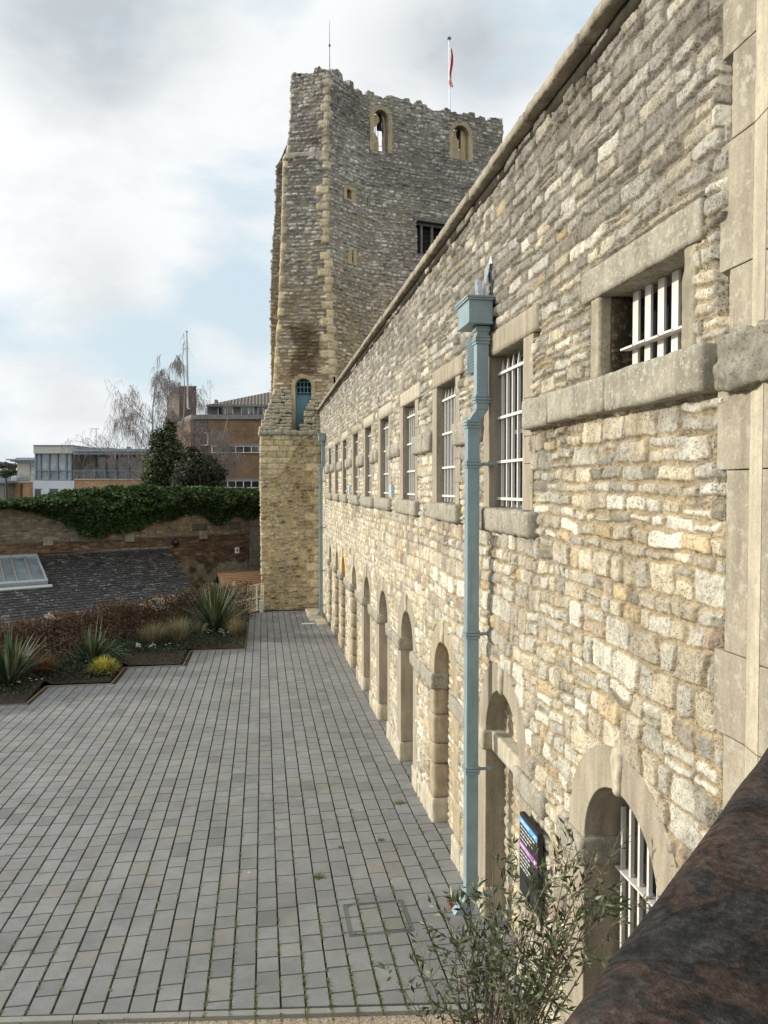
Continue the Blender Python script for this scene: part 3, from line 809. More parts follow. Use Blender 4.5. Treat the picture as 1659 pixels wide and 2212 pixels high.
# gully by the downpipe
root = tag(empty('drain_gully', (2.0, 7.66, zg(7.66))), 'small brown framed drain grate below the near downpipe', 'drain')
mt = mat_plain('rusty_frame', (.16, .07, .04), .8, 0, .3, 20)
gx0, gx1, gy0, gy1 = 1.86, 2.07, 7.42, 7.64; z = zg(7.5)
mb = MB()
for a in ((gx0, gx1, gy0, gy0+.02), (gx0, gx1, gy1-.02, gy1), (gx0, gx0+.02, gy0+.02, gy1-.02), (gx1-.02, gx1, gy0+.02, gy1-.02)): mb.box(*a, z-.01, z+.012)
mb.build('frame', mt, root)
mb = MB(); mb.box(gx0+.02, gx1-.02, gy0+.02, gy1-.02, z-.01, z+.003); mb.build('sump', M['dark'], root)
mb = MB()
for k in range(5): mb.box(gx0+.04+k*.031, gx0+.052+k*.031, gy0+.02, gy1-.02, z+.003, z+.009)
mb.build('bars', mt, root)
# small pale inset light near the tower
g_ = G(666, 1347); mb = MB(); mb.box(g_[0]-.22, g_[0]+.22, g_[1]-.10, g_[1]+.10, g_[2]-.01, g_[2]+.008)
tag(mb.build('ground_plate', mat_plain('pale_plate', (.62, .62, .60), .5), bevel=.003), 'pale rectangular plate set in the paving near the tower foot', 'ground plate')
# stone slabs at the corner between tower and wing
mb = MB(); a = G(672, 1322); b = G(700, 1345)
rough_block(mb, 1.55, 2.14, 26.2, 28.9, -.35, -.145, res=.12, r=.04, amp=.02, seed=8)
rough_block(mb, 1.75, 2.14, 25.2, 26.3, -.35, -.10, res=.1, r=.04, amp=.02, seed=9)
tag(soft(mb, 'stone_slab', M['palestone'], None), 'worn flat stone slabs in the corner between the tower foot and the long wall', 'stone slabs')

# moss and weeds in the joints
t = NT('weed'); c = t.ramp(t.noise(30), [(.3, (.05, .075, .02)), (.7, (.13, .15, .045))]); mw = t.done(c, .8)
V = []; Q = []
rr = random.Random(11)
def blade(p, d, L, w):
    p = np.array(p, float); d = np.array(d, float); d /= np.linalg.norm(d); s = np.cross(d, [0, 0, 1.]); s = s/(np.linalg.norm(s)+1e-6)*w/2
    b = len(V); V.extend([p-s, p+s, p+d*L*.6+s*.8, p+d*L*.6-s*.8, p+d*L+s*.1+np.array([0, 0, -L*.15]), p+d*L-s*.1+np.array([0, 0, -L*.15])])
    Q.extend([(b, b+1, b+2, b+3), (b+3, b+2, b+4, b+5)])
tufts = [(*G(865, 1735)[:2], 1.), (*G(358, 1000)[:2], 0)]
big = [(863, 1735, 1.2), (690, 1895, 1.2), (822, 1815, .8), (980, 1940, 1.0), (760, 1750, .5), (735, 1830, .5), (905, 1790, .4)]
for px, py, s in big:
    p = G(px, py)
    for k in range(int(60*s)):
        a = rr.uniform(0, 6.28); r0 = rr.uniform(0, .035*s)
        blade(p+np.array([math.cos(a)*r0, math.sin(a)*r0, 0]), (math.cos(a), math.sin(a), rr.uniform(.1, .9)), rr.uniform(.02, .06)*s, .008)
xk = W-.012
for k in range(46):
    xj = W-.012-colw*k
    y = 6.0
    while y < 14:
        dens = .95*math.exp(-(y-6.0)/1.9)+.07
        if xj < -.6: dens *= .35
        if rr.random() < dens and fbm(np.array([xj*2.]), np.array([y*1.5]), 77)[0] > .38:
            for q in range(rr.randint(8, 26)):
                a = rr.uniform(0, 6.28)
                blade((xj+rr.uniform(-.008, .008), y+rr.uniform(-.03, .03), zg(y)-.004), (math.cos(a), math.sin(a), rr.uniform(.3, 1.5)), rr.uniform(.010, .028), .007)
        y += .05
tag(np_mesh('weeds', np.array(V), np.array(Q), mw), 'small green weeds and moss growing in the paving joints', 'weeds', kind='stuff')

# ================================================================== THE TOWER
TSC = 1.045
def TS(v):
    v = np.asarray(v, float).copy(); v[..., 0] *= TSC; v[..., 1] *= TSC; v[..., 2] = EYE+(v[..., 2]-EYE)*TSC
    return v
def TSm(mb): mb.v = [tuple(q) for q in TS(np.array(mb.v))]; return mb
tower = tag(empty('castle_tower', tuple(TS((2.5, 29.5, 0)))), 'tall ragged topped medieval rubble stone tower with a flat corner turret and arched door', 'tower')
TG = (.53, .505, .45); TD = (.36, .34, .30); TY = (.52, .44, .30); TW = (.62, .59, .52)
def tower_cols(z):
    k = float(np.clip((z-7)/10, 0, 1))
    return [(TG, 4+3*k), (TD, 1.4+1.2*k), (TW, 1.5), ((.44, .37, .26), 2.0*(1-k)+.3), (TY, .8*(1-k))], np.array((.31, .25, .165))*(1-k)+np.array((.245, .22, .175))*k
LV = [
    (6.2, [(.9, 34.5), (.38, 29.0), (2.74, 28.52), (4.48, 30.25), (10.05, 31.6), (11.4, 37.5)]),
    (8.1, [(.95, 34.5), (.44, 28.96), (2.70, 28.58), (4.42, 30.25), (10.05, 31.6), (11.4, 37.5)]),
    (11.3, [(1.1, 34.5), (.66, 28.98), (2.53, 28.60), (4.27, 30.23), (10.05, 31.6), (11.4, 37.5)]),
    (13.8, [(1.2, 34.5), (.77, 29.0), (2.42, 28.60), (4.14, 30.2), (10.05, 31.6), (11.4, 37.5)]),
    (16.55, [(1.3, 34.5), (.85, 29.03), (2.41, 28.60), (4.12, 30.2), (10.05, 31.6), (11.4, 37.5)]),
    (16.80, [(1.3, 34.5), (.98, 29.08), (2.42, 28.62), (4.11, 30.2), (10.05, 31.6), (11.4, 37.5)]),
    (17.7, [(1.35, 34.5), (1.08, 29.12), (2.44, 28.62), (4.05, 30.2), (10.05, 31.6), (11.4, 37.5)]),
    (19.9, [(1.4, 34.5), (1.19, 29.17), (2.50, 28.62), (3.95, 30.15), (10.0, 31.6), (11.4, 37.5)])]
def lev(z, k, LV=LV):
    zz = [l[0] for l in LV]
    return np.stack([np.interp(z, zz, [l[1][k][0] for l in LV]), np.interp(z, zz, [l[1][k][1] for l in LV])], -1)
def loft(LV, z0, z1, seed, topf, colf, quoin=(), du=.045, dz=.04, hole=None, hf=None, wf=None, prom=(.008, .085), ashlar=None, bev=.026):
    npts = len(LV[0][1]); mid = LV[len(LV)//2][1]
    seg = []; T = []; U = []; cum = 0; corner = []
    for k in range(npts-1):
        L = math.dist(mid[k], mid[k+1]); n = max(2, int(L/du)); ts = np.linspace(0, 1, n+1)
        if k < npts-2: ts = ts[:-1]
        seg += [k]*len(ts); T += list(ts); U += list(cum+ts*L); corner.append(cum); cum += L
    corner.append(cum)
    seg = np.array(seg); T = np.array(T); U = np.array(U)
    zs = np.arange(z0, z1+.001, dz)
    UU, ZZ = np.meshgrid(U, zs, indexing='ij')
    tops = topf(U)
    Zr = np.where(ZZ > z1-1.2, (z1-1.2)+(ZZ-(z1-1.2))*((tops[:, None]-(z1-1.2))/1.2), ZZ)
    PK = np.stack([lev(zs, k, LV) for k in range(npts)], 0)       # npts, nz, 2
    A = PK[seg]; B = PK[seg+1]
    XY = A*(1-T[:, None, None])+B*T[:, None, None]
    D = B-A; D /= np.linalg.norm(D, axis=-1, keepdims=True); N = np.stack([D[..., 1], -D[..., 0]], -1)
    for k in range(1, npts-1):       # soften corners
        d = np.abs(U-corner[k]); w = np.clip(1-d/.10, 0, 1)
        i0 = np.argmax(seg == k-1) ; i1 = np.argmax(seg == k)
        avg = N[i0]+N[i1]; avg /= np.linalg.norm(avg, axis=-1, keepdims=True)
        N = N*(1-w[:, None, None])+avg[None]*w[:, None, None]
    N /= np.linalg.norm(N, axis=-1, keepdims=True)
    H, C, sm = rubble(UU, Zr, seed, hf or (lambda z: (.085, .17)), wf or (lambda z, hh: (.10+hh*.5, .22+hh*.8)), colf, prom=prom, bev=bev, gap=.02, warp=.06, split=.25)
    g = sstep(.35, .7, fbm(UU*.5, Zr*.35, seed+50, 4)); C = C*(.86+.24*g[..., None])
    if colf is tower_cols:
        kz = sstep(14.5, 7.5, Zr)[..., None]; C = C*(1+kz*(np.array((1.08, .98, .80))-1))
    for k, w0, zz0, zz1 in quoin:    # dressed corner stones
        d = UU-corner[k]; q = np.floor((Zr+.07*k)/.30); side = (q % 2)*2-1
        jit = _h(q, np.zeros_like(q)+k, np.zeros_like(q), 5)
        lo = np.where(side > 0, -w0*(1.0+.9*jit), -w0*.8); hi = np.where(side > 0, w0*.3, w0*(.45+.5*jit))
        zq = (Zr+.07*k)/.30-q; m = (d > lo) & (d < hi) & (Zr > zz0) & (Zr < zz1) & (_h(q, q*0+k+9, q*0, 8) > .06)
        ed = np.minimum(np.minimum(zq, 1-zq)*.30, np.minimum(d-lo, hi-d))
        hq = .02+.035*sstep(0, .05, ed)+.02*(noise2(UU*6, Zr*6, 4)-.5)
        H = np.where(m, hq, H)
        tint = (.80+.35*_h(q, q*0+3, q*0, 6))[..., None]
        fade = sstep(11, 19, Zr)[..., None]
        cq = (np.array((.54, .43, .26))*(1-fade)+np.array((.47, .405, .28))*fade)*tint*(.75+.35*sstep(0, .04, ed)[..., None])
        C = np.where(m[..., None], cq, C)
    if ashlar is not None: H, C = ashlar(UU, Zr, H, C, corner)
    V = np.concatenate([XY+N*H[..., None], Zr[..., None]], -1)
    keep = None
    if hole is not None:
        uc = (UU[:-1, :-1]+UU[1:, 1:])/2; zc = (Zr[:-1, :-1]+Zr[1:, 1:])/2
        S = T[:, None]*np.linalg.norm(B-A, axis=-1); sc_ = (S[:-1, :-1]+S[1:, 1:])/2
        sg = np.broadcast_to(seg[:-1, None], sc_.shape); keep = ~hole(sc_, sg, zc)
    return V, C, grid_quads(len(U), len(zs), keep), N, seg, U, zs, corner
def raggedtop(base, seed, lo=-.10, hi=.12, step=.32):
    def f(U):
        k = np.floor(U/step+.5*noise2(U*.7, U*0, seed)); b = _h(k, k*0, k*0, seed)
        return base(U)+lo+(hi-lo)*b+.06*(noise2(U*5, U*0, seed+2)-.5)
    return f
P1u = np.array(LV[-1][1][3]); P2u = np.array(LV[-1][1][4])
def on_plane(px, py, A, B):
    d = ray(px, py); A = np.array(A); e = (np.array(B)-A); e = e/np.linalg.norm(e); n = np.array([e[1], -e[0]])
    tt = (n@A)/(n@d[:2]); q = d*tt; return float((q[:2]-A)@e), float(EYE+q[2])
main = lambda px, py: on_plane(px, py, (4.08, 30.2), (10.03, 31.6))
frontf = lambda px, py: on_plane(px, py, (.45, 28.96), (2.68, 28.58))
sidef = lambda px, py: on_plane(px, py, (2.42, 28.6), (4.13, 30.2))
l1a = main(797, 328); l1b = main(848, 328); l1t = main(822, 228)
l2a = main(969, 346); l2b = main(1021, 346); l2t = main(995, 262)
wa = main(897, 548); wb = main(972, 478); wt = main(897, 476)
da = frontf(638.5, 920); db = frontf(673, 850); dt = frontf(655, 818)
sq = [sidef(748, 408), sidef(758, 432)]; sl = [sidef(758.5, 540), sidef(761.5, 571)]
def thole(s, sg, z):
    m = np.zeros(s.shape, bool)
    for a, b, tp in ((l1a, l1b, l1t), (l2a, l2b, l2t)):
        c = (a[0]+b[0])/2; r = (b[0]-a[0])/2-.12; zs_ = tp[1]-.12-r
        m |= (sg == 3) & ((np.abs(s-c) < r) & (z > a[1]+.10) & (z < zs_) | (np.hypot(s-c, z-zs_) < r) & (z >= zs_))
    m |= (sg == 3) & (s > wa[0]) & (s < wb[0]) & (z > wa[1]) & (z < wt[1])
    c = (da[0]+db[0])/2; r = (db[0]-da[0])/2+.06
    m |= (sg == 1) & ((np.abs(s-c) < r) & (z < dt[1]-r+.06) | (np.hypot(s-c, z-(dt[1]-r+.06)) < r) & (z > 7))
    m |= (sg == 2) & (s > sq[0][0]) & (s < sq[1][0]) & (z > sq[1][1]) & (z < sq[0][1])
    return m
def stain(UU, Z, H, C, corner):
    # old soot-dark patch above the door and paler recent band at the setback
    d = fbm(UU*1.6, Z*.9, 91, 4); on = (UU > corner[1]-.2) & (UU < corner[3])
    k = sstep(11.6, 10.4, Z)*sstep(7.9, 8.8, Z)*sstep(.40, .6, d)*on*sstep(corner[1], corner[1]+.4, UU)*sstep(corner[2]+.2, corner[2]-.3, UU)
    C = C*(1-.62*k[..., None]*np.array((.95, 1.0, 1.05)))
    band = (np.abs(Z-16.6-.05*(noise2(UU*3, Z, 3))) < .11) & (UU > corner[1]) & (UU < corner[2])
    H = np.where(band, .05, H); C = np.where(band[..., None], np.array((.36, .335, .27)), C)
    # lichen-dark upper parts
    up = sstep(14.5, 19, Z)*sstep(.35, .6, fbm(UU*.8, Z*.8, 93, 4))
    C = C*(1-.30*up[..., None])
    return H, C
# front and sides
V, C, Qd, N, seg, U, zs, corner = loft(LV, 6.2, 19.72, 21, raggedtop(lambda U: 19.72+0*U, 3, -.16, .14, .26), tower_cols, quoin=((1, .20, 6, 17.6), (2, .23, 6, 19.5)), hole=thole, ashlar=stain)
np_mesh('rubble_face', TS(V).reshape(-1, 3), Qd, M['rubble_far'], tower, C.reshape(-1, 3), smooth=True)
# parapet top and inner face
I = V.copy(); off = .62
I[..., :2] = (V[..., :2]-N*off)
nu, nz = V.shape[:2]
vi = I[:, nz-70:, :][:, ::6]; 
ci_ = np.broadcast_to(np.array((.22, .20, .17)), vi.shape)
S_ = np.linalg.norm(V[:, -1, :2]-V[np.array([np.argmax(seg == q) for q in seg]), -1, :2], axis=-1)[:, None]+0*vi[..., 2]; sc_ = (S_[:-1, :-1]+S_[1:, 1:])/2; zc_ = (vi[:-1, :-1, 2]+vi[1:, 1:, 2])/2
keep = ~thole(sc_, np.broadcast_to(seg[:-1, None], sc_.shape), zc_); qi = grid_quads(nu, vi.shape[1], keep)[:, ::-1]
np_mesh('parapet_inner_face', TS(vi).reshape(-1, 3), qi, M['rubble_far'], tower, ci_.reshape(-1, 3), smooth=True)
topring = np.stack([V[:, -1], V[:, -1]*.5+I[:, -1]*.5+np.array([0, 0, .05]), vi[:, -1]], 1)
np_mesh('parapet_top', TS(topring).reshape(-1, 3), grid_quads(nu, 3)[:, ::-1], M['rubble_far'], tower, np.broadcast_to(np.array((.25, .235, .20)), topring.shape).reshape(-1, 3), smooth=True)
mb = MB(); mb.prism([(1.4, 34.5, 16.9), (1.25, 29.5, 16.9), (2.5, 29.1, 16.9), (4.1, 30.6, 16.9), (9.8, 32, 16.9), (11.2, 37.5, 16.9)], (0, 0, .1)); mb.prism([(1.4, 34.5, 0), (1.4, 29.8, 0), (2.5, 29.6, 0), (4.1, 31.2, 0), (9.6, 32.4, 0), (11.2, 37.5, 0)], (0, 0, 16.9))
TSm(mb).build('inner_core', M['dark'], tower)
# lower mass behind the turret on the left
LB = [(0, [(1.2, 36), (.30, 31.0), (1.5, 31.2)]), (9, [(1.2, 36), (.37, 31.0), (1.6, 31.2)]), (12.3, [(1.2, 36), (.37, 31.0), (1.6, 31.2)]), (14.0, [(1.2, 36), (.46, 31.0), (1.6, 31.2)]), (15.3, [(1.2, 36), (.56, 31.0), (1.6, 31.2)]), (17.6, [(1.25, 36), (.64, 31.0), (1.6, 31.2)])]
def btop(U):
    s = U-math.dist(LB[3][1][0], LB[3][1][1]); return np.where(s < 0, 17.1, 17.1+np.clip(s, 0, .5)*1.9)
V2, C2, Q2, *_ = loft(LB, 0, 17.3, 31, raggedtop(btop, 8, -.1, .08), tower_cols, prom=(.02, .11))
np_mesh('rear_buttress', TS(V2).reshape(-1, 3), Q2, M['rubble_far'], tower, C2.reshape(-1, 3), smooth=True)

# plinth block at the tower's foot
LP = [(-.6, [(-.02, 31), (-.04, 27.75), (2.04, 27.75), (2.06, 31)]), (5.0, [(-.05, 31), (-.06, 27.78), (2.06, 27.78), (2.07, 31)]), (6.4, [(-.02, 31), (-.04, 27.80), (2.08, 27.80), (2.08, 31)])]
PB = (.50, .41, .25)
def plinth_cols(z):
    return [((.42, .35, .24), 4), ((.17, .14, .10), 2.4), ((.50, .45, .35), 2.2), ((.30, .19, .10), .7), ((.36, .31, .22), 2)], np.array((.43, .34, .19))
def pl_ash(UU, Z, H, C, corner):
    s = UU-corner[1]
    # squared ashlar in the upper left, running out raggedly to the right and below
    lim = 4.75+.7*(fbm(UU*1.2, Z*0+3, 7)-.5)+sstep(.6, 1.7, s)*1.3
    m = (Z > lim) & (s < 1.75)
    row = np.floor(Z/.21); off = _h(row, row*0, row*0, 3)*.4; bu = (UU+off)/.36; cell = np.floor(bu); fu = (bu-cell)*.36; fz = (Z/.21-row)*.21
    ed = np.minimum(np.minimum(fu, .36-fu), np.minimum(fz, .21-fz)); r = _h(cell, row, row*0, 12)
    ca = np.array(PB)*(.78+.4*r)[..., None]*(.62+.42*sstep(0, .022, ed))[..., None]
    Hn = .02+.022*sstep(0, .02, ed)+.012*(noise2(UU*9, Z*9, 4)-.5)
    H = np.where(m, Hn, H*.9); C = np.where(m[..., None], ca, C)
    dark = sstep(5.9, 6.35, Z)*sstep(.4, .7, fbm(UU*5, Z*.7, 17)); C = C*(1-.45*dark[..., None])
    return H, C
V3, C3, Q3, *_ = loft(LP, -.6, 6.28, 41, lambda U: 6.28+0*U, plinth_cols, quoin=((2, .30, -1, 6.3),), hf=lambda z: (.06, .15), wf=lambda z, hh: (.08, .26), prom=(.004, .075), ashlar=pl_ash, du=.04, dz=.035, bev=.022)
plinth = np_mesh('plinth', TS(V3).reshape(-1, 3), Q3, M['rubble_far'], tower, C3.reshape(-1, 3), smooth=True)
mb = MB(); mb.box(.0, 2.0, 27.95, 31.4, -.6, 6.25); mb.box(.42, 2.6, 29.3, 31.4, 6.2, 8.4); TSm(mb).build('inner_core', M['dark'], plinth)
mb = MB(); x = -.13; k = 0
while x < 2.08:
    L = random.uniform(.22, .42); rough_block(mb, x, min(x+L, 2.12), 27.66+random.uniform(0, .03), 28.6, 6.24, 6.44+random.uniform(-.03, .02), res=.05, r=.06, amp=.03, seed=400+k); x += L-.01; k += 1
weld(TSm(mb).build('ledge', mat_stone('mossy_ledge', (.27, .25, .19), .3, False, 3, (.42, .41, .36), 1.0), plinth, smooth=True))
# stepped weathering either side of the door
mb = MB(); n = 12; rg = random.Random(14); k = 0
dx0, dx1 = 1.13, 1.86
for i in range(n):
    f = i/(n-1); z = 6.42+i*.132; yf = 27.78+f*1.02
    xl = -.08+f*.50; k += 1
    cuts = [xl+rg.uniform(-.03, .03), xl+(dx0-xl)*rg.uniform(.35, .65), dx0-.07+f*.05]
    for a, b in zip(cuts, cuts[1:]): rough_block(mb, a, b-.012, yf+rg.uniform(-.07, .05), 29.1, z, z+rg.uniform(.10, .15), res=.05, r=.03, amp=.035, seed=500+k*3)
    xa = [1.33, 1.33, 1.50, 1.50, 1.50, 1.52, 1.58, 1.66, 1.74, 1.80, 1.86, 1.88][i]; xr = 2.10+f*.56
    cuts = [xa, xa+(xr-xa)*rg.uniform(.4, .6), xr]
    for a, b in zip(cuts, cuts[1:]): rough_block(mb, a+.006, b-.006, yf+rg.uniform(-.07, .05), 29.1, z, z+rg.uniform(.10, .15), res=.05, r=.03, amp=.032, seed=600+k*3)
weld(TSm(mb).build('weathering', mat_stone('weathered_slope', (.29, .26, .19), .35, False, 3, (.40, .35, .22), 1.0), tower, smooth=True))

def frame_of(A, B):
    A = np.array([*A, 0.]); e = np.array([*B, 0.])-A; e /= np.linalg.norm(e); n = np.array([e[1], -e[0], 0]); return A, e, n
def fb(mb, fr, s0, s1, z0, z1, d0, d1):   # box in the plane of a tower face, d outward
    A, e, n = fr; zz = np.array([0, 0, 1.])
    mb.hexa([A+e*s+n*d+zz*z for z in (z0, z1) for s, d in ((s0, d1), (s1, d1), (s1, d0), (s0, d0))])
wstone = mat_stone('weathered_dressed_stone', (.40, .33, .20), .3, True, 1.2, (.24, .215, .165), .9)
FM = frame_of((4.08, 30.2), (10.03, 31.6)); FF = frame_of((.45, 28.96), (2.68, 28.58)); FS = frame_of((2.42, 28.6), (4.13, 30.2))
ystone = mat_stone('ochre_dressed_stone', (.44, .345, .195), .25, True, 1.2, (.30, .27, .2), .8)
def arch_strip(mb, fr, c, zs_, r0, r1, z0, d0, d1, n=14):
    A, e, nn = fr; zz = np.array([0, 0, 1.])
    pts = [(c-r0, z0), *[(c-r0*math.cos(math.pi*k/n), zs_+r0*math.sin(math.pi*k/n)) for k in range(n+1)], (c+r0, z0)]
    pto = [(c-r1, z0), *[(c-r1*math.cos(math.pi*k/n), zs_+r1*math.sin(math.pi*k/n)) for k in range(n+1)], (c+r1, z0)]
    for k in range(len(pts)-1):
        q = [pts[k], pts[k+1], pto[k+1], pto[k]]
        lo = [A+e*s+nn*d0+zz*z for s, z in q]; hi = [A+e*s+nn*d1+zz*z for s, z in q]
        mb.hexa(lo+hi)
for idx, (a, b, tp) in enumerate(((l1a, l1b, l1t), (l2a, l2b, l2t))):
    c = (a[0]+b[0])/2; r = (b[0]-a[0])/2; zs_ = tp[1]-r+.02
    mb = MB(); arch_strip(mb, FM, c, zs_, r-.21, r-.02, a[1]+.05, -.30, .05)
    w = weld(TSm(mb).build('arched_window', wstone, tower, bevel=.02))
    # remains of the tracery: left leaf with a broken hole beside it, right leaf
    A, e, nn = FM; zz = np.array([0, 0, 1.]); ri = r-.24
    def pane(pts, name='tracery', mat=ystone, d0=-.26, dd=.09):
        mb = MB(); mb.prism([A+e*(c+s)+nn*d0+zz*z for s, z in pts], nn*dd); TSm(mb).build(name, mat, w)
    zb = a[1]+.06
    if idx == 0:
        pane([(-ri, zb), (-.02, zb), (-.02, zb+.45), (-.08, zb+.65), (-.22, zb+.85), (-.24, zb+1.02), (-.12, zb+1.1), (0.0, zb+1.25), (.0, zb+1.42), (-.10, zs_+ri*.85), (-ri*.8, zs_+ri*.55), (-ri, zs_)])
        pane([(.18, zb), (ri, zb), (ri, zs_), (ri*.8, zs_+ri*.6), (.10, zs_+ri*.95), (.16, zb+1.2), (.20, zb+.9), (.14, zb+.55)], mat=M['rubble_far'] if False else M['oldstone'])
        pane([(-.02, zb-.0), (.18, zb-.0), (.18, zb+.16), (-.02, zb+.10)])
        pane([(-.04, zs_-.35), (.16, zs_-.35), (.14, zs_+ri*.95), (-.06, zs_+ri*.9)], 'dark_head', M['dark'], -.34, .04)
    else:
        pane([(-ri, zb), (.0, zb), (.0, zb+.9), (-.10, zb+.95), (-.14, zb+1.15), (-.04, zb+1.35), (-.06, zs_+ri*.85), (-ri*.8, zs_+ri*.55), (-ri, zs_)])
        pane([(.10, zb+.1), (ri, zb), (ri, zs_), (ri*.8, zs_+ri*.55), (.10, zs_+ri*.92)], mat=ystone)
        pane([(.0, zb), (.12, zb), (.12, zb+.55), (.0, zb+.5)], mat=M['oldstone'])
        pane([(-.04, zs_-.45), (.12, zs_-.45), (.12, zs_+ri*.95), (-.06, zs_+ri*.9)], 'dark_head', M['dark'], -.34, .04)
    mb = MB()
    for s in (-.08, .03): fb(mb, FM, c+s-.008, c+s+.008, zb, zs_+ri*.6, -.40, -.384)
    for z in (zb+.42,): fb(mb, FM, c-.22, c+.2, z-.008, z+.008, -.40, -.384)
    TSm(mb).build('bars', M['dark'], w)
# mullioned window with a timber lintel
tim = mat_stone('grey_weathered_timber', (.16, .145, .125), .25, True, 2, None, .5)
mb = MB(); fb(mb, FM, wa[0]-.10, wb[0]+.28, wt[1]-.02, wt[1]+.14, -.35, .10); win = TSm(mb).build('mullioned_window', tim, tower, bevel=.015)
mb = MB()
for f0 in (.22, .52, .82): s = wa[0]+(wb[0]-wa[0])*f0; fb(mb, FM, s-.045, s+.045, wa[1], wt[1]-.02, -.24, -.13)
fb(mb, FM, wa[0]-.05, wb[0]+.05, wt[1]-.12, wt[1]-.02, -.24, -.12); TSm(mb).build('mullion', tim, win)
mb = MB(); fb(mb, FM, wa[0]-.05, wb[0]+.3, wa[1]-.10, wa[1], -.3, .07); TSm(mb).build('sill', tim, win, bevel=.01)
mb = MB(); fb(mb, FM, wa[0]-.05, wb[0]+.05, wa[1], wt[1], -.42, -.40)
TSm(mb).build('pane', M['dark'], win)
mb = MB()
for k in range(9): s = wa[0]+(wb[0]-wa[0])*(k+.5)/9; fb(mb, FM, s-.008, s+.008, wa[1], wt[1], -.31, -.295)
for k in range(7): z = wa[1]+(wt[1]-wa[1])*(k+.5)/7; fb(mb, FM, wa[0], wb[0], z-.006, z+.006, -.315, -.31)
TSm(mb).build('grille', mat_plain('dark_iron', (.04, .04, .04), .7), win)
# side openings of the turret
mb = MB(); a, b = sq
fb(mb, FS, a[0]-.17, a[0], b[1]-.10, a[1]+.12, -.3, .05); fb(mb, FS, b[0], b[0]+.26, b[1]-.16, a[1]+.12, -.3, .05); fb(mb, FS, a[0], b[0], a[1], a[1]+.12, -.3, .05); fb(mb, FS, a[0], b[0], b[1]-.1, b[1], -.3, .05)
so = TSm(mb).build('square_opening', ystone, tower, bevel=.015)
mb = MB(); fb(mb, FS, a[0], b[0], b[1], a[1], -.40, -.32); TSm(mb).build('pane', M['dark'], so)
mb = MB(); a, b = sl
fb(mb, FS, a[0]-.22, a[0], b[1]-.05, a[1]+.04, -.1, .06); fb(mb, FS, b[0], b[0]+.2, b[1]-.05, a[1]+.04, -.1, .06); so = TSm(mb).build('slit_opening', ystone, tower, bevel=.015)
mb = MB(); fb(mb, FS, a[0]+.0, b[0], b[1], a[1], -.1, .035); TSm(mb).build('slit', M['dark'], so)
# studded blue door with an iron grille in its head
c = (da[0]+db[0])/2; r = (db[0]-da[0])/2; zs_ = dt[1]-r
mb = MB(); arch_strip(mb, FF, c, zs_, r, r+.15, 6.42, -.30, .07, 16); dw = weld(TSm(mb).build('door_surround', ystone, tower, bevel=.02))
mb = MB(); fb(mb, FF, c-r, c+r, 6.42, zs_-.28, -.26, -.20)
for k in range(5): s = c-r+2*r*(k)/4; fb(mb, FF, s-.008, s+.008, 6.42, zs_-.28, -.20, -.185)
for k in range(4):
    for q in range(11):
        for o in (-.035, .035):
            s = c-r+2*r*k/4+(.0 if k else .02); fb(mb, FF, s+o-.006, s+o+.006, 6.5+q*.13, 6.512+q*.13, -.20, -.192)
bd = mat_plain('blue_door_paint', (.085, .18, .225), .5, 0, .15, 6)
door = TSm(mb).build('door', bd, tower)
mb = MB(); A, e, nn = FF
for k in range(5):
    s = c-r+.03+(2*r-.06)*k/4; hh = zs_+math.sqrt(max(0, r*r-(s-c)**2))-.005; fb(mb, FF, s-.016, s+.016, zs_-.30, hh, -.20, -.175)
    zz = np.array([0, 0, 1.]); mb.prism([A+e*(s-.016)+nn*(-.2)+zz*(zs_-.30), A+e*s+nn*(-.2)+zz*(zs_-.37), A+e*(s+.016)+nn*(-.2)+zz*(zs_-.30)], nn*.02)
for z in (-.20, .0, .20): fb(mb, FF, c-math.sqrt(r*r-max(0, z)**2), c+math.sqrt(r*r-max(0, z)**2), zs_+z-.016, zs_+z+.016, -.19, -.165)
TSm(mb).build('grille', bd, door)
mb = MB(); fb(mb, FF, c-r-.05, c+r+.05, zs_-.4, dt[1]+.05, -.36, -.33); TSm(mb).build('dark_opening', M['dark'], door)

# flagpole and lightning rod on the tower
fp = tag(empty('flagpole', tuple(TS((8.13, 33, 17)))), 'slender white flagpole on the tower top with a limp red and white flag', 'flagpole')
mb = MB(); mb.tube([TS((8.15, 33, 16.9)), TS((8.06, 33, 23.75))], [.05, .035], 8); mb.build('pole', mat_plain('pale_pole', (.6, .6, .6), .4), fp, smooth=True)
mb = MB(); mb.tube([TS((8.06, 33, 23.72)), TS((8.06, 33, 23.78)), TS((8.06, 33, 23.84))], [.08, .10, .03], 8); mb.build('finial', mat_plain('finial', (.12, .12, .12), .4), fp)
nz_, nu_ = 40, 12; V = []; C = []
for i in range(nz_):
    f = i/(nz_-1); z = 23.3-f*1.6; wdt = .05+.10*math.sin(min(1, f*1.3)*math.pi*.8)
    for j in range(nu_):
        q = j/(nu_-1); xx = 8.08+wdt*q*.9+.03*math.sin(q*9+f*5); yy = 33+.06*math.sin(q*13+f*3)-.05
        V.append((xx+.03*math.sin(f*7), yy, z-.08*q*math.sin(f*3)))
        rw = (.55, .05, .05) if (noise2(np.array([f*4.2+q*1.5]), np.array([q*2.0]), 3)[0] > .46) else (.72, .70, .70)
        C.append(rw)
t = NT('flag_cloth'); fm = t.done(t.attr(), .8)
np_mesh('flag', TS(np.array(V)), grid_quads(nz_, nu_), fm, fp, np.array(C), smooth=True)
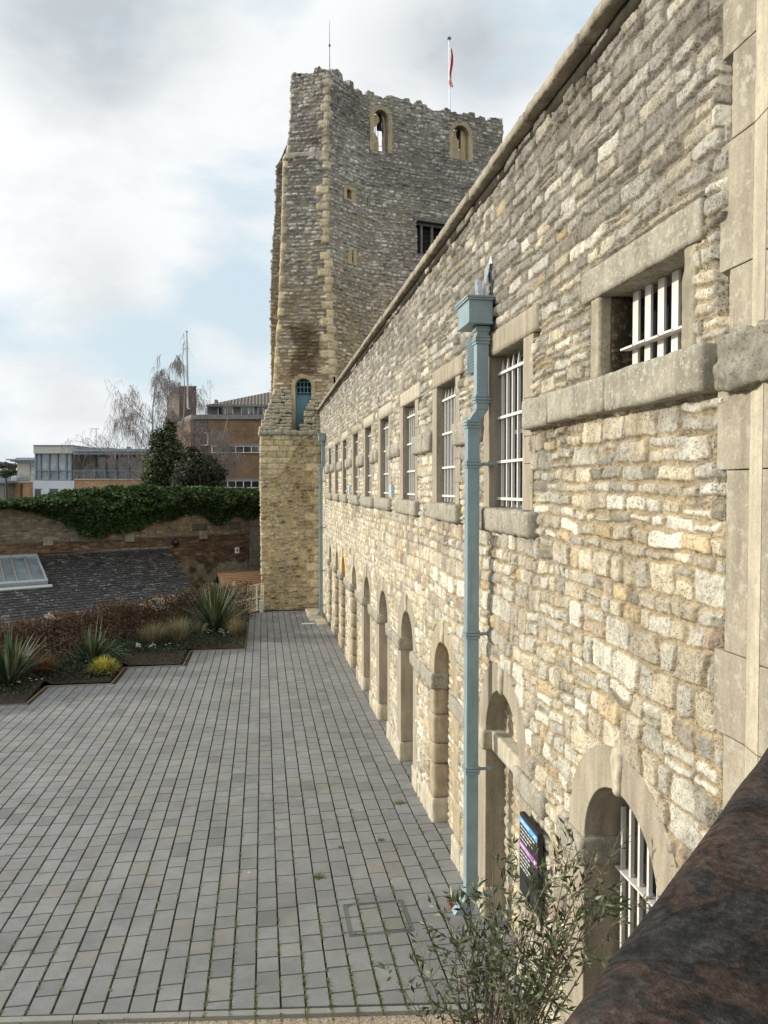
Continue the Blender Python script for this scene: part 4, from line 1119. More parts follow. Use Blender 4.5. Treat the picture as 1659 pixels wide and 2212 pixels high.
mb = MB(); mb.tube([TS((2.53, 28.9, 19.5)), TS((2.53, 28.9, 20.7)), TS((2.53, 28.9, 21.6))], [.022, .014, .008], 6); mb.tube([TS((2.53, 28.9, 20.64)), TS((2.53, 28.9, 20.70)), TS((2.53, 28.9, 20.76))], [.02, .05, .02], 8)
tag(mb.build('lightning_rod', mat_plain('dull_metal', (.2, .2, .2), .4, .7)), 'thin lightning rod standing on the turret corner of the tower', 'lightning rod')

# ================================================================== LEAF AND TWIG HELPERS
class Leaves:
    def __init__(s): s.V = []; s.Q = []; s.C = []
    def card(s, p, d, up, L, w, c, fold=.0):
        p = np.asarray(p, float); d = d/(np.linalg.norm(d)+1e-9); sd = np.cross(d, up); sd = sd/(np.linalg.norm(sd)+1e-9)*w/2
        b = len(s.V); s.V += [p, p+d*L*.45-sd, p+d*L, p+d*L*.45+sd]; s.Q.append((b, b+1, b+2, b+3)); s.C += [c]*4
    def strap(s, p, d, L, w, c, n=5, droop=.5, twist=None, tip=.1):
        p = np.asarray(p, float).copy(); d = np.asarray(d, float)/np.linalg.norm(d); sd = twist if twist is not None else np.cross(d, [0, 0, 1.]); sd = sd/(np.linalg.norm(sd)+1e-9)
        b = len(s.V)
        for i in range(n+1):
            f = i/n; ww = w/2*(1 if f < .5 else max(tip, 1-(f-.5)*1.9)); s.V += [p-sd*ww, p+sd*ww]; k = .8+.3*f; s.C += [(c[0]*k, c[1]*k, c[2]*k)]*2
            d = d+np.array([0, 0, -droop*(.25+f)*1.6/n]); d /= np.linalg.norm(d); p = p+d*L/n
        for i in range(n): s.Q.append((b+2*i, b+2*i+1, b+2*i+3, b+2*i+2))
    def build(s, name, mat, parent=None):
        return np_mesh(name, np.array(s.V), np.array(s.Q), mat, parent, np.array(s.C))
def leafmat(name, rough=.55, trans=.25):
    t = NT(name); c = t.attr(); m = t.done(c, rough, None, spec=.35)
    tr = t.n.new('ShaderNodeBsdfTranslucent'); t.l.new(c, tr.inputs['Color']); mx = t.n.new('ShaderNodeMixShader'); mx.inputs[0].default_value = trans
    t.l.new(t.b.outputs[0], mx.inputs[1]); t.l.new(tr.outputs[0], mx.inputs[2]); t.l.new(mx.outputs[0], t.n['Material Output'].inputs[0]); return m
LM = leafmat('leaf'); DRY = leafmat('dry_grass', .9, .15)
barkm = mat_plain('bark', (.075, .06, .048), .9, 0, .3, 30, .3)
birchm = mat_plain('birch_bark', (.20, .18, .165), .85, 0, .4, 14)
rv = lambda a, b: random.uniform(a, b)
def rdir(zmin=-1, zmax=1):
    a = rv(0, 6.283); z = rv(zmin, zmax); r = math.sqrt(max(0, 1-z*z)); return np.array([r*math.cos(a), r*math.sin(a), z])

# ================================================================== PLANTED BED, FENCE
F0 = P(566, 1262, 28.6); F1 = P(0, 1373, 18.4)
fe = (F1-F0)[:2]; fl = np.linalg.norm(fe); fe = fe/fl; fe3 = np.array([*fe, 0]); fn = np.array([fe[1], -fe[0], 0])   # fn points to the yard side?
if (np.array([0, 15, 0])-F0)@fn < 0: fn = -fn
FL = fl*1.35
def fp3(s, z, o=0): q = F0+fe3*s+fn*o; return np.array([q[0], q[1], z])
fz = lambda s: zg((F0+fe3*s)[1])
ftop = lambda s: float(np.interp(s, [0, fl], [F0[2], F1[2]]))
# soil
soil_t = NT('soil'); n = soil_t.noise(9, 6, .7); msoil = soil_t.done(soil_t.ramp(n, [(.3, (.018, .013, .009)), (.7, (.06, .042, .028))]), .95, soil_t.bump(n, 1, .05))
gx = np.arange(-9.5, .1, .14); gy = np.arange(11.5, 29.4, .14); X, Y = np.meshgrid(gx, gy, indexing='ij')
side = (X-F0[0])*fn[0]+(Y-F0[1])*fn[1]
ye = np.vectorize(yend)(X); xin = Y > ye-.02
Zs = zg_arr(Y)+.03+.05*(fbm(X*2, Y*2, 3)-.3)+.09*np.clip((Y-ye)/1.5, 0, 1)
keep = (xin & (side > -.3)); kq = keep[:-1, :-1] & keep[1:, 1:] & keep[:-1, 1:] & keep[1:, :-1]
def soilh(p):
    return .045+.09*min(1, max(0, (p[1]-yend(p[0]))/1.5))
tag(np_mesh('soil', np.stack([X, Y, Zs], -1).reshape(-1, 3), grid_quads(len(gx), len(gy), kq), msoil, smooth=True), kind='structure')
# timber edging along the steps
medge = mat_plain('timber_edging', (.22, .185, .13), .85, 0, .3, 12)
mb = MB()
for k in range(len(STEPX)):
    ya, yb = STEPY[k+1], STEPY[k]; x = STEPX[k]
    n = 6
    for i in range(n):
        y0, y1 = ya+(yb-ya)*i/n, ya+(yb-ya)*(i+1)/n
        if k == 0 and y1 > 27.4: continue
        mb.box(x-.022, x, y0, y1, zg(y0)-.05, zg(y0)+.022)
    x2 = STEPX[k+1] if k+1 < len(STEPX) else x-1.5
    mb.box(x2, x-.022, ya, ya+.022, zg(ya)-.05, zg(ya)+.022)
tag(mb.build('bed_edging', medge, bevel=.004), 'low timber edging that steps diagonally between the paving and the planted bed', 'edging')
# terrace retaining face behind the fence
mbk = mat_stone('brown_retaining_brick', (.16, .10, .065), .3, True, 2)
mb = MB(); a = fp3(-1, 0, -.35); b = fp3(FL, 0, -.35)
mb.hexa([(*a[:2], -3.6), (*b[:2], -3.6), (*(b+fn*.3)[:2], -3.6), (*(a+fn*.3)[:2], -3.6), (*a[:2], -.12), (*b[:2], -.02), (*(b+fn*.3)[:2], -.02), (*(a+fn*.3)[:2], -.12)])
tag(mb.build('retaining_wall', mbk), 'low brown retaining wall under the wire fence at the back of the planted bed', 'wall')
# fence
fence = tag(empty('wire_fence', tuple(fp3(0, zg(F0[1])))), 'pale wire mesh fence with rails and posts behind the planted bed', 'fence')
mf = mat_plain('pale_galvanised', (.50, .48, .44), .5, .2, .15, 20)
s = .35
while s < FL:
    mb = MB(); mb.tube([fp3(s, fz(s)-.3), fp3(s, ftop(s)+.02)], .022, 6); mb.build('post', mf, fence); s += 1.9
for q in (0, .5, .98):
    mb = MB()
    ss = np.linspace(.1, FL, 24)
    mb.tube([fp3(s, fz(s)+.03+(ftop(s)-fz(s)-.03)*(1-q)) for s in ss], .013, 5); mb.build('rail', mf, fence)
mb = MB(); s = 2.6
while s < FL: mb.tube([fp3(s, fz(s)), fp3(s, ftop(s))], .0028, 3, False); s += .12
for q in np.linspace(.08, .95, 9): mb.tube([fp3(s, fz(s)+(ftop(s)-fz(s))*q) for s in np.linspace(.1, FL, 20)], .0028, 3, False)
mb.build('mesh', mf, fence)
# the bare gate-like mesh panel against the tower foot
gp = tag(empty('mesh_panel', tuple(fp3(-.05, zg(F0[1])))), 'cream welded mesh panel on a timber sill, right against the tower foot', 'fence panel')
mcr = mat_plain('cream_metal', (.62, .55, .42), .5, .1, .1, 20)
mb = MB(); L = 3.1; b0, t0 = zg(28.4)+.08, F0[2]+.03
for s in (.0, L): mb.tube([fp3(s, b0-.1, .06), fp3(s, t0, .06)], .028, 6)
for z in (t0, b0, (t0+b0)/2+.02): mb.tube([fp3(0, z, .06), fp3(L, z, .06)], .022, 6)
mb.build('frame', mcr, gp)
mb = MB()
for k in range(1, 32): mb.tube([fp3(k*.1, b0, .06), fp3(k*.1, t0, .06)], .005, 4, False)
for k in range(1, 13): z = b0+(t0-b0)*k/13; mb.tube([fp3(0, z, .065), fp3(L, z, .065)], .005, 4, False)
mb.build('mesh', mcr, gp)
mb = MB(); a, b = fp3(-.5, b0-.28, .22), fp3(L+.2, b0-.28, .22)
mb.hexa([a, b, b+fn*.12, a+fn*.12, a+[0, 0, .17], b+[0, 0, .17], b+fn*.12+[0, 0, .17], a+fn*.12+[0, 0, .17]])
a, b = fp3(-.5, b0-.28, .36), fp3(L-.6, b0-.28, .36)
mb.hexa([a, b, b+fn*.14, a+fn*.14, a+[0, 0, .08], b+[0, 0, .08], b+fn*.14+[0, 0, .08], a+fn*.14+[0, 0, .08]])
mb.build('timber_sill', medge, gp, bevel=.01)
g_ = fp3(.35, b0+.0, .2); mb = MB(); mb.box(g_[0]-.07, g_[0]+.07, g_[1]-.07, g_[1]+.07, b0-.1, b0+.34); mb.box(g_[0]-.08, g_[0]+.08, g_[1]-.08, g_[1]+.08, b0+.34, b0+.37)
tag(mb.build('white_box', M['white_paint'], bevel=.01), 'small white box post beside the mesh panel at the tower foot', 'box')

# brown winter climbers all over the fence
cl = Leaves(); random.seed(21)
dens = lambda s: .35+.65*min(1, max(0, (s-1.9)/1.2))
for k in range(30000):
    s = rv(1.2, FL)
    if random.random() > dens(s): continue
    hh = ftop(s)-fz(s); bulge = .05+.50*fbm(np.array([s*1.3]), np.array([0.]), 5)[0]
    o = rv(-.10, .10+bulge); top = hh*(1.16+.45*(fbm(np.array([s*1.9]), np.array([3.]), 15)[0]-.35))
    z = fz(s)+top*random.random()**.75; p = fp3(s, z, o)
    br = rv(.55, 1.25); kk = random.random()
    c = (.085, .045, .028) if kk < .55 else ((.15, .085, .045) if kk < .8 else ((.10, .075, .05) if kk < .93 else (.07, .085, .03)))
    c = tuple(q*br for q in c)
    d = np.array([rv(-.6, .6), rv(-.6, .6), rv(-1, 1.0)])
    if k % 3 == 0: cl.strap(p, d, rv(.10, .38), rv(.008, .016), c, 3, rv(-.2, .7))
    else: cl.card(p, rdir(), rdir(), rv(.05, .10), rv(.035, .07), c)
tag(cl.build('climbing_plants', DRY), 'tangled reddish brown winter climbers covering the wire fence', 'climbers', kind='stuff')
# pale fluffy seed heads in the climbers
cl = Leaves()
for px0, py0, n, sp in ((455, 1283, 60, 9), (475, 1292, 70, 10), (440, 1288, 30, 10), (360, 1300, 22, 9), (340, 1305, 60, 16), (375, 1298, 50, 14), (330, 1312, 30, 14), (107, 1330, 22, 7), (118, 1336, 14, 6), (505, 1260, 8, 4), (470, 1266, 26, 6), (415, 1296, 24, 12)):
    for k in range(n):
        px, py = px0+random.gauss(0, sp), py0+random.gauss(0, sp*.45)
        d = ray(px, py); A = F0+fn*.25; tt = (fn@(A-[0, 0, EYE]))/(fn@d); p = np.array([0, 0, EYE])+d*tt
        for q in range(7): cl.card(p+rdir()*.02, rdir(), rdir(), .035, .022, (.46, .40, .32))
tag(cl.build('seed_heads', DRY), 'pale fluffy clematis seed heads on the climbers along the fence', 'seed heads', kind='stuff')

# spiky phormiums
def phormium(px, py, H, n, label, seed, cols):
    random.seed(seed); g = G(px, py); g[2] += soilh(g)-.02; root = tag(empty('spiky_plant', tuple(g)), label, 'plant', 'spiky phormium plants in the stepped bed')
    lv = Leaves()
    for k in range(n):
        a = rv(0, 6.283); lean = abs(random.gauss(.55, .42)); d = np.array([math.cos(a)*lean, math.sin(a)*lean, 1.])
        c = random.choice(cols); b = rv(.7, 1.3); c = tuple(q*b for q in c); L = H*rv(.6, 1.12)
        lv.strap(g+np.array([math.cos(a), math.sin(a), 0])*rv(0, .10*H)+[0, 0, .02], d, L, rv(.04, .07), c, 8, rv(.1, .55+lean*.9), None, .06)
    lv.build('leaves', LM, root); return root
PG = [(.04, .065, .028), (.06, .09, .04), (.12, .16, .09), (.03, .05, .022), (.15, .18, .10), (.10, .09, .035), (.045, .065, .025), (.035, .055, .022)]
phormium(464, 1376, 1.72, 170, 'tall green spiky phormium nearest the tower, rising above the fence line', 3, PG)
phormium(200, 1450, 1.12, 95, 'loose arching spiky phormium behind the yellow grass clump', 4, PG)
phormium(22, 1492, 1.25, 170, 'broad green spiky phormium at the left edge beside the orange sedge', 5, PG)
def tuft(name, px, py, H, n, w, cols, label, cat, seed, spread=.5, droop=.6, group=None):
    random.seed(seed); g = G(px, py); g[2] += soilh(g)-.02; lv = Leaves()
    for k in range(n):
        a = rv(0, 6.283); r0 = rv(0, .28)*H; lean = rv(.05, spread*1.6)
        c = random.choice(cols); b = rv(.7, 1.25)
        lv.strap(g+np.array([math.cos(a)*r0*.5, math.sin(a)*r0*.5, 0]), np.array([math.cos(a)*lean, math.sin(a)*lean, 1.]), H*rv(.6, 1.15), w, tuple(q*b for q in c), 5, rv(.2, droop), None, .1)
    root = tag(empty(name, tuple(g)), label, cat, group); lv.build('blades', DRY, root)
STR = [(.24, .20, .11), (.17, .15, .075), (.30, .24, .15), (.10, .11, .045)]
GR = 'pale feathery grasses in the stepped bed'
tuft('feather_grass', 330, 1409, .72, 620, .009, STR, 'pale feathery grass left of centre, between two paved steps', 'grass', 1, group=GR)
tuft('feather_grass', 383, 1404, .78, 700, .009, STR, 'widest pale feathery grass, at the inner corner of the paved steps', 'grass', 2, group=GR)
tuft('feather_grass', 392, 1380, .62, 280, .009, STR, 'pale feathery grass standing just behind the widest one', 'grass', 3, group=GR)
tuft('feather_grass', 428, 1382, .50, 200, .009, STR, 'small feathery grass in front of the tall phormium, left side', 'grass', 4, group=GR)
tuft('feather_grass', 509, 1384, .66, 330, .009, [(.26, .22, .10), (.16, .17, .06), (.32, .25, .14)], 'greenish feathery grass at the bed corner right of the tall phormium', 'grass', 5, group=GR)
tuft('feather_grass', 500, 1362, .70, 220, .009, [(.18, .11, .05), (.24, .15, .07)], 'brown feathery grass behind the bed corner near the mesh panel', 'grass', 6, group=GR)
tuft('yellow_grass', 224, 1463, .42, 1300, .013, [(.48, .43, .08), (.58, .52, .13), (.36, .34, .06)], 'bright yellow grass clump spilling over the paving edge', 'grass', 7, .85, 1.1)
tuft('orange_sedge', 92, 1472, .55, 700, .009, [(.17, .075, .028), (.20, .10, .035), (.11, .055, .02)], 'rusty orange sedge clump beside the left phormium', 'grass', 8, .6, .8)
# low ground cover with white flowers
random.seed(31); lv = Leaves()
def cover(px, py, rx, ry, n, cols, L=.05, hz=.10):
    for k in range(n):
        g = G(px+random.gauss(0, rx), py+random.gauss(0, ry))
        if g[1] < yend(g[0])+.04: continue
        c = random.choice(cols); b = rv(.6, 1.3); g = g+[0, 0, soilh(g)-.02]; lv.card(g+[0, 0, rv(.03, hz)], rdir(-.2, .9), rdir(), rv(.5, 1.3)*L, L*.5, tuple(q*b for q in c))
GC = [(.03, .05, .02), (.05, .08, .03), (.035, .06, .035)]
cover(180, 1455, 60, 10, 3500, GC, .06, .2); cover(330, 1402, 70, 8, 4500, GC+[(.05, .035, .02)], .06, .18); cover(300, 1413, 40, 5, 1700, GC); cover(350, 1414, 40, 3, 900, GC); cover(450, 1385, 28, 5, 1500, GC); cover(480, 1392, 30, 3, 900, GC)
cover(205, 1432, 18, 12, 2600, [(.02, .04, .03), (.03, .055, .045), (.025, .06, .02)], .06, .40); cover(240, 1430, 14, 8, 1500, [(.05, .09, .03), (.03, .06, .02)], .05, .30)
cover(408, 1362, 14, 12, 1600, [(.02, .04, .035), (.03, .05, .04)], .05, .45); cover(120, 1465, 50, 12, 1600, [(.06, .035, .02), (.04, .03, .02), (.03, .045, .02)], .06, .16)
cover(520, 1340, 8, 22, 2000, [(.05, .06, .025), (.09, .06, .03), (.04, .07, .03)], .05, .35); cover(20, 1500, 50, 6, 900, GC); cover(320, 1395, 60, 8, 1600, [(.06, .035, .02), (.04, .03, .02)], .05, .14)
cover(540, 1312, 12, 6, 800, [(.05, .04, .02), (.09, .06, .03), (.04, .07, .03)], .05, .25)
for k in range(26000):
    x_ = rv(-7.5, -.45); y_ = rv(12.5, 28.2); e_ = yend(x_)
    if y_ < e_+.03 or (x_-F0[0])*fn[0]+(y_-F0[1])*fn[1] < .1: continue
    dn = .25+.75*fbm(np.array([x_*1.6]), np.array([y_*1.6]), 301, 2)[0] if k % 4 == 0 else .55
    if random.random() > dn: continue
    c = random.choice([(.03, .05, .02), (.05, .08, .03), (.05, .035, .02), (.075, .05, .028), (.04, .055, .04), (.09, .075, .04)]); b = rv(.5, 1.3)
    lv.card(np.array([x_, y_, zg(y_)+soilh((x_, y_))+rv(.0, .10)]), rdir(-.2, .9), rdir(), rv(.04, .09), rv(.02, .04), tuple(q*b for q in c))
tag(lv.build('ground_cover', LM), 'low dark green ground cover plants over the soil of the bed', 'ground cover', kind='stuff')
lv = Leaves()
for px, py, n, sp in ((300, 1414, 26, 4.5), (328, 1415, 18, 4), (366, 1411, 5, 8), (478, 1380, 26, 3.2), (458, 1379, 10, 4), (490, 1385, 10, 5), (446, 1381, 8, 4), (76, 1490, 5, 8), (40, 1496, 4, 8)):
    for k in range(n):
        g = G(px+random.gauss(0, sp), py+random.gauss(0, sp*.35)); g = g+[0, 0, soilh(g)+rv(.06, .16)]
        for q in range(5): a = 6.283*q/5; lv.card(g, np.array([math.cos(a), math.sin(a), .5]), np.array([0, 0, 1.]), .034, .03, (.75, .75, .72))
tag(lv.build('white_flowers', LM), 'small clusters of white flowers in the ground cover near the paving edge', 'flowers', kind='stuff')

# ================================================================== BOUNDARY WALL, SLATE ROOF
BA = P(535, 1146, 37.1); BB = P(0, 1168, 30.1); BA[2] = BB[2] = 2.3
be = (BA-BB)[:2]; bl = np.linalg.norm(be); be = np.array([*be/bl, 0]); bn = np.array([be[1], -be[0], 0])
if bn[1] > 0: bn = -bn
def bp(s, z, o=0): q = BB+be*s+bn*o; return np.array([q[0], q[1], z])
def bw(px, py, o=0):     # point of the boundary wall seen at a pixel -> (s, z)
    d = ray(px, py); A = BB+bn*o-[0, 0, EYE]; tt = (bn@A)/(bn@d); q = d*tt+[0, 0, EYE]; return float((q-BB)@be), float(q[2])
bwall = tag(empty('boundary_wall', tuple(bp(0, -3.6))), 'old high boundary wall of stone over brown brick, half hidden by ivy', 'wall')
S0, S1 = -6, bl+3
# masonry as relief, stone above and brick below the string
ss = np.arange(S0, S1, .05); zz = np.arange(-1.2, 4.35, .04); SS, ZZ = np.meshgrid(ss, zz, indexing='ij')
def bcols(z): return [((.26, .235, .185), 4), ((.19, .165, .125), 3), ((.34, .31, .25), 1.4), ((.14, .12, .09), 1.4)], np.array((.17, .14, .10))
def brcols(z): return [((.125, .080, .048), 4), ((.165, .10, .055), 2.2), ((.085, .062, .045), 3), ((.21, .15, .095), .9)], np.array((.15, .12, .085))
H1, C1, _ = rubble(SS, ZZ, 61, lambda z: (.07, .13), lambda z, hh: (.16, .42), bcols, prom=(.008, .03), bev=.03, gap=.012)
row = np.floor(ZZ/.085); bu = (SS+.12*(row % 2))/.24; cell = np.floor(bu); fu = (bu-cell)*.24; fz_ = (ZZ/.085-row)*.085
rb = _h(cell, row, row*0, 3); pal = np.array([c for c, w in brcols(0)[0]]); pick = np.searchsorted(np.cumsum(np.array([w for c, w in brcols(0)[0]])/10.1), rb).clip(0, 3)
C2 = pal[pick]*(.8+.4*_h(cell, row, row*0, 9))[..., None]*(.7+.6*fbm(SS*.7, ZZ*.9, 71, 4))[..., None]
tanm = sstep(.45, .65, fbm(SS*.35, ZZ*.5, 75, 3))
isb = ZZ < 2.1
H = np.where(isb, .006*(rb-.5), H1); C = np.where(isb[..., None], C2, C1*(1+.25*tanm[..., None]*np.array((1, .8, .45))))
lowd = sstep(1.4, .6, ZZ)*sstep(.4, .6, fbm(SS*.5, ZZ*.6, 79)); C = C*(1-.3*lowd[..., None])
pale = sstep(1.35, .75, ZZ)*sstep(bl-4.5, bl-3, SS)*sstep(.35, .55, fbm(SS*2, ZZ*2, 81)); C = C*(1-pale[..., None])+np.array((.26, .225, .165))*pale[..., None]
topl = np.interp(SS, [S0, bw(0, 1092)[0], bw(60, 1094)[0], bw(100, 1088)[0], bw(200, 1072)[0], S1], [bw(0, 1092)[1], bw(0, 1092)[1], bw(60, 1090)[1], bw(100, 1085)[1], 4.1, 4.2])
kq = (ZZ < topl)[:-1, 1:]
o_ = BB[None, None]+be*SS[..., None]+bn*H[..., None]; o_ = np.concatenate([o_[..., :2], ZZ[..., None]], -1)
np_mesh('masonry', o_.reshape(-1, 3), grid_quads(len(ss), len(zz), kq), M['rubble_far'], bwall, C.reshape(-1, 3))
mb = MB()
sl_ = np.linspace(S0, S1, 30)
for a, b in zip(sl_, sl_[1:]):
    za, zb = np.interp(a, ss, topl[:, 0])-.04, np.interp(b, ss, topl[:, 0])-.04
    pa, pb = bp(a, -3.6, -.03), bp(b, -3.6, -.03); d = -bn*.5
    mb.hexa([pa, pb, pb+d, pa+d, [*pa[:2], za], [*pb[:2], zb], [*(pb+d)[:2], zb], [*(pa+d)[:2], za]])
mb.build('wall_core', mat_stone('wall_core', (.17, .15, .12), .3), bwall)
def bbox(mb, s0, s1, z0, z1, o0, o1):
    q = [bp(s0, z0, o1), bp(s1, z0, o1), bp(s1, z0, o0), bp(s0, z0, o0)]; mb.hexa(q+[p+[0, 0, z1-z0] for p in q])
mb = MB(); s = S0; random.seed(2)
while s < S1:
    L = rv(.7, 1.1); z = 2.13+rv(-.01, .01); bbox(mb, s, s+L-.012, z, z+.075, -.1, .06); s += L
mb.build('string_course', mat_stone('dark_string', (.12, .105, .085), .3, False), bwall, bevel=.01)
mb = MB(); bbox(mb, S0, bw(240, 1164)[0], 1.72, 1.78, -.1, .05); mb.build('string_course', mat_stone('dark_string_low', (.11, .095, .075), .3, False), bwall, bevel=.01)
for px0, px1, py0, py1 in ((92, 114, 1160, 1178), (269, 289, 1154, 1170), (430, 447, 1147, 1164)):
    a, z1_ = bw(px0, py0); b, z0_ = bw(px1, py1); mb = MB(); bbox(mb, a, b, z0_, z1_, -.1, .09); mb.build('stone_block', mat_stone('wall_block', (.25, .23, .18), .25, True), bwall, bevel=.02)
for px0, px1, py0, py1, m_ in ((415, 446, 1132, 1145, 0), (496, 518, 1128, 1143, 0)):
    a, z1_ = bw(px0, py0); b, z0_ = bw(px1, py1); mb = MB(); bbox(mb, a, b, z0_, z1_, -.1, .05); mb.build('stone_block', mat_stone('dark_wall_block', (.10, .09, .075), .25, True), bwall, bevel=.02)
mb = MB(); a, _z = bw(537, 1146); random.seed(6); z = -.6
while z < 3.3: h_ = rv(.4, .7); w_ = rv(-.06, .1); bbox(mb, a+w_, a+1.6, z, z+h_-.015, -.1, .08); z += h_
mb.build('quoin_pier', mat_stone('stained_pier', (.20, .185, .15), .45, True, .6, (.10, .095, .08)), bwall, bevel=.015)
# number plate 4
a, z1_ = bw(507.5, 1182.5, .04); b, z0_ = bw(516.5, 1195, .04)
plate = tag(empty('number_sign', tuple(bp((a+b)/2, z0_, .04))), 'small white plate with a black number 4 on the brown brick boundary wall', 'sign')
mb = MB(); bbox(mb, a, b, z0_, z1_, .02, .05); mb.build('board', whitem, plate)
rz = math.atan2(be[1], be[0])
tloc = bp(a+(b-a)*.18, z0_+(z1_-z0_)*.17, .053)
text('4', 'numeral', (z1_-z0_)*.98, tuple(tloc), (math.pi/2, 0, rz), mat_plain('black_paint', (.01, .01, .01), .5), plate, .002)
# bulkhead lamp on the wall
a, z = bw(378, 1172); mb = MB(); c = bp(a, z, .12)
for k in range(8): pass
mb.tube([bp(a, z, .0), bp(a, z, .06), bp(a, z, .16), bp(a, z-.03, .22)], [.13, .17, .15, .06], 12)
lamp = tag(mb.build('wall_lamp', mat_plain('black_lamp', (.02, .02, .02), .4), smooth=False), 'round black lamp on the brick boundary wall above the slate roof ridge', 'wall lamp')
# ivy over the wall head
random.seed(41); lv = Leaves()
tx = [-60, 0, 60, 90, 130, 190, 260, 330, 400, 480, 560, 640]; ty = [1086, 1083, 1079, 1073, 1063, 1054, 1049, 1050, 1052, 1055, 1057, 1057]
bx = [-60, 0, 40, 90, 120, 160, 185, 215, 240, 300, 330, 370, 400, 440, 470, 500, 530, 560, 640]; by = [1092, 1093, 1097, 1108, 1118, 1141, 1156, 1160, 1147, 1142, 1122, 1118, 1104, 1112, 1136, 1108, 1118, 1108, 1108]
NX = np.arange(-61, 643.); N1 = 8*(noise2(NX*.11, NX*0, 3)-.5); N2 = .14*(noise2(NX*.2, NX*0, 9)-.4); N3 = fbm(*np.meshgrid(NX*.06, np.arange(1030, 1180)*.10, indexing='ij'), 43, 3)
for k in range(60000):
    px = rv(-60, 640); t_, b_ = np.interp(px, tx, ty), np.interp(px, bx, by)
    b_ += np.interp(px, NX, N1)
    py = t_+(b_-t_)*rv(0, 1)**.9
    f = (py-t_)/(b_-t_+1e-6)
    bul = .15+.75*math.sin(min(1, f*1.15+.12)*math.pi)*N3[int(px-NX[0]), int(py-1030)]
    s_, z_ = bw(px, py)
    p = bp(s_, z_, rv(-.3 if f < .25 else 0, bul)+bul*.5)
    p += [0, 0, np.interp(px, NX, N2)*(1-f)]
    d = rdir(-.9, .4); nrm = bn+rdir()*.8
    br = rv(.55, 1.35); kk = random.random()
    c = (.030, .060, .016) if kk < .6 else ((.055, .10, .024) if kk < .9 else (.085, .14, .035))
    lv.card(p, d, np.cross(nrm, d)*0+nrm, rv(.10, .17), rv(.09, .15), tuple(q*br for q in c))
tag(lv.build('ivy', LM), 'thick dark green ivy hanging over the top of the boundary wall', 'ivy', kind='stuff')

# slate roofed building
R0 = P(86, 1204.5, 31.2); R1 = P(363, 1181.4, 34.4); rzv = (R0[2]+R1[2])/2
E1 = P(176, 1327.4, 27.6); E0 = P(0, 1345.7, 25.7); ezv = (E0[2]+E1[2])/2
rd = (R1-R0); rd[2] = 0; rd /= np.linalg.norm(rd)
R0x = R0-rd*7.5; ed = E1-E0; ed[2] = 0; ed /= np.linalg.norm(ed)
E2 = P(440, 1300, 30.4); E0x = E0-ed*5
for q in (R0x, R1): q[2] = rzv
for q in (E0x, E2): q[2] = ezv
sr = tag(empty('slate_roofed_building', (float(E1[0]), float(E1[1]), -3.6)), 'low building with a dark slate roof speckled with pale lichen', 'building')
# slates as overlapping courses of separate thin tiles
V = []; Q = []; Cs = []; nc = 26; random.seed(8)
up_n = np.cross(E2-E0x, R0x-E0x); up_n /= np.linalg.norm(up_n)
if up_n[2] < 0: up_n = -up_n
sk0, sk1 = None, None
for i in range(nc):
    f0, f1 = i/nc, (i+1.25)/nc; L0 = E0x+(R0x-E0x)*f0; L1 = E2+(R1-E2)*f0; U0 = E0x+(R0x-E0x)*min(f1, 1); U1 = E2+(R1-E2)*min(f1, 1)
    n = int(np.linalg.norm(L1-L0)/.28); off = .5*(i % 2)
    for j in range(n+1):
        a, b = max(0, (j-off)/n), min(1, (j+1-off)/n)
        if b-a < .002: continue
        b -= .0012
        h0 = .030+rv(-.003, .005); q = [L0+(L1-L0)*a+up_n*h0, L0+(L1-L0)*b+up_n*h0, U0+(U1-U0)*b+up_n*.004, U0+(U1-U0)*a+up_n*.004]
        bb = len(V); lo = [q[0]-up_n*.014, q[1]-up_n*.014]
        V += q+lo; Q += [(bb, bb+1, bb+2, bb+3), (bb+4, bb+5, bb+1, bb)]
        c = np.array((.036, .035, .035))*rv(.65, 1.4)
        if random.random() < .10: c = c*rv(1.5, 2.2)
        Cs += [c]*6
t = NT('slate'); c = t.attr(); l = t.ramp(t.noise(4.5, 6, .8), [(.575, 0), (.62, .9)]); l2 = t.ramp(t.noise(9, 5, .8), [(.42, .7), (.65, 1.7)])
c = t.mix(1, c, l2, 'MULTIPLY'); c = t.mix(l, c, (.25, .25, .235)); ms = t.done(c, .6, None, spec=.4)
np_mesh('roof', V, Q, ms, sr, np.array(Cs))
mb = MB(); dz_ = up_n*.55; mb.hexa([E0x-dz_*1.2, E2-dz_*1.2, R1-dz_*1.2, R0x-dz_*1.2, E0x-dz_, E2-dz_, R1-dz_, R0x-dz_]); mb.build('roof_deck', M['dark'], sr)
mb = MB(); hd = np.array([0, 0, -1.])
back = bn*-.2
q0 = [E0x+ed*0+fn*0, E2]
ob = (R0x-E0x); ob[2] = 0; ob /= np.linalg.norm(ob)
a, b, c_, d_ = E0x+ob*.25, E2+ob*.25-rd*.15, R1-rd*.15, R0x
mb.hexa([[*a[:2], -3.6], [*b[:2], -3.6], [*c_[:2], -3.6], [*d_[:2], -3.6], [*a[:2], ezv+.0], [*b[:2], ezv+.0], [*c_[:2], rzv-.12], [*d_[:2], rzv-.12]])
mb.build('brick_wall', mat_stone('dull_brown_brick', (.15, .10, .06), .3, True, 1.5), sr)
mb = MB(); mb.tube([E0x+[0, 0, -.04]-ob*.05, E2+[0, 0, -.04]-ob*.05], .07, 6); mb.build('gutter', mat_plain('black_gutter', (.015, .015, .015), .5), sr)
mb = MB()
n = 30
for k in range(n): a = R0x+(R1-R0x)*k/n; b = R0x+(R1-R0x)*((k+1)/n-.002); mb.tube([a+[0, 0, .05+rv(-.005, .005)], b+[0, 0, .05]], .085, 6)
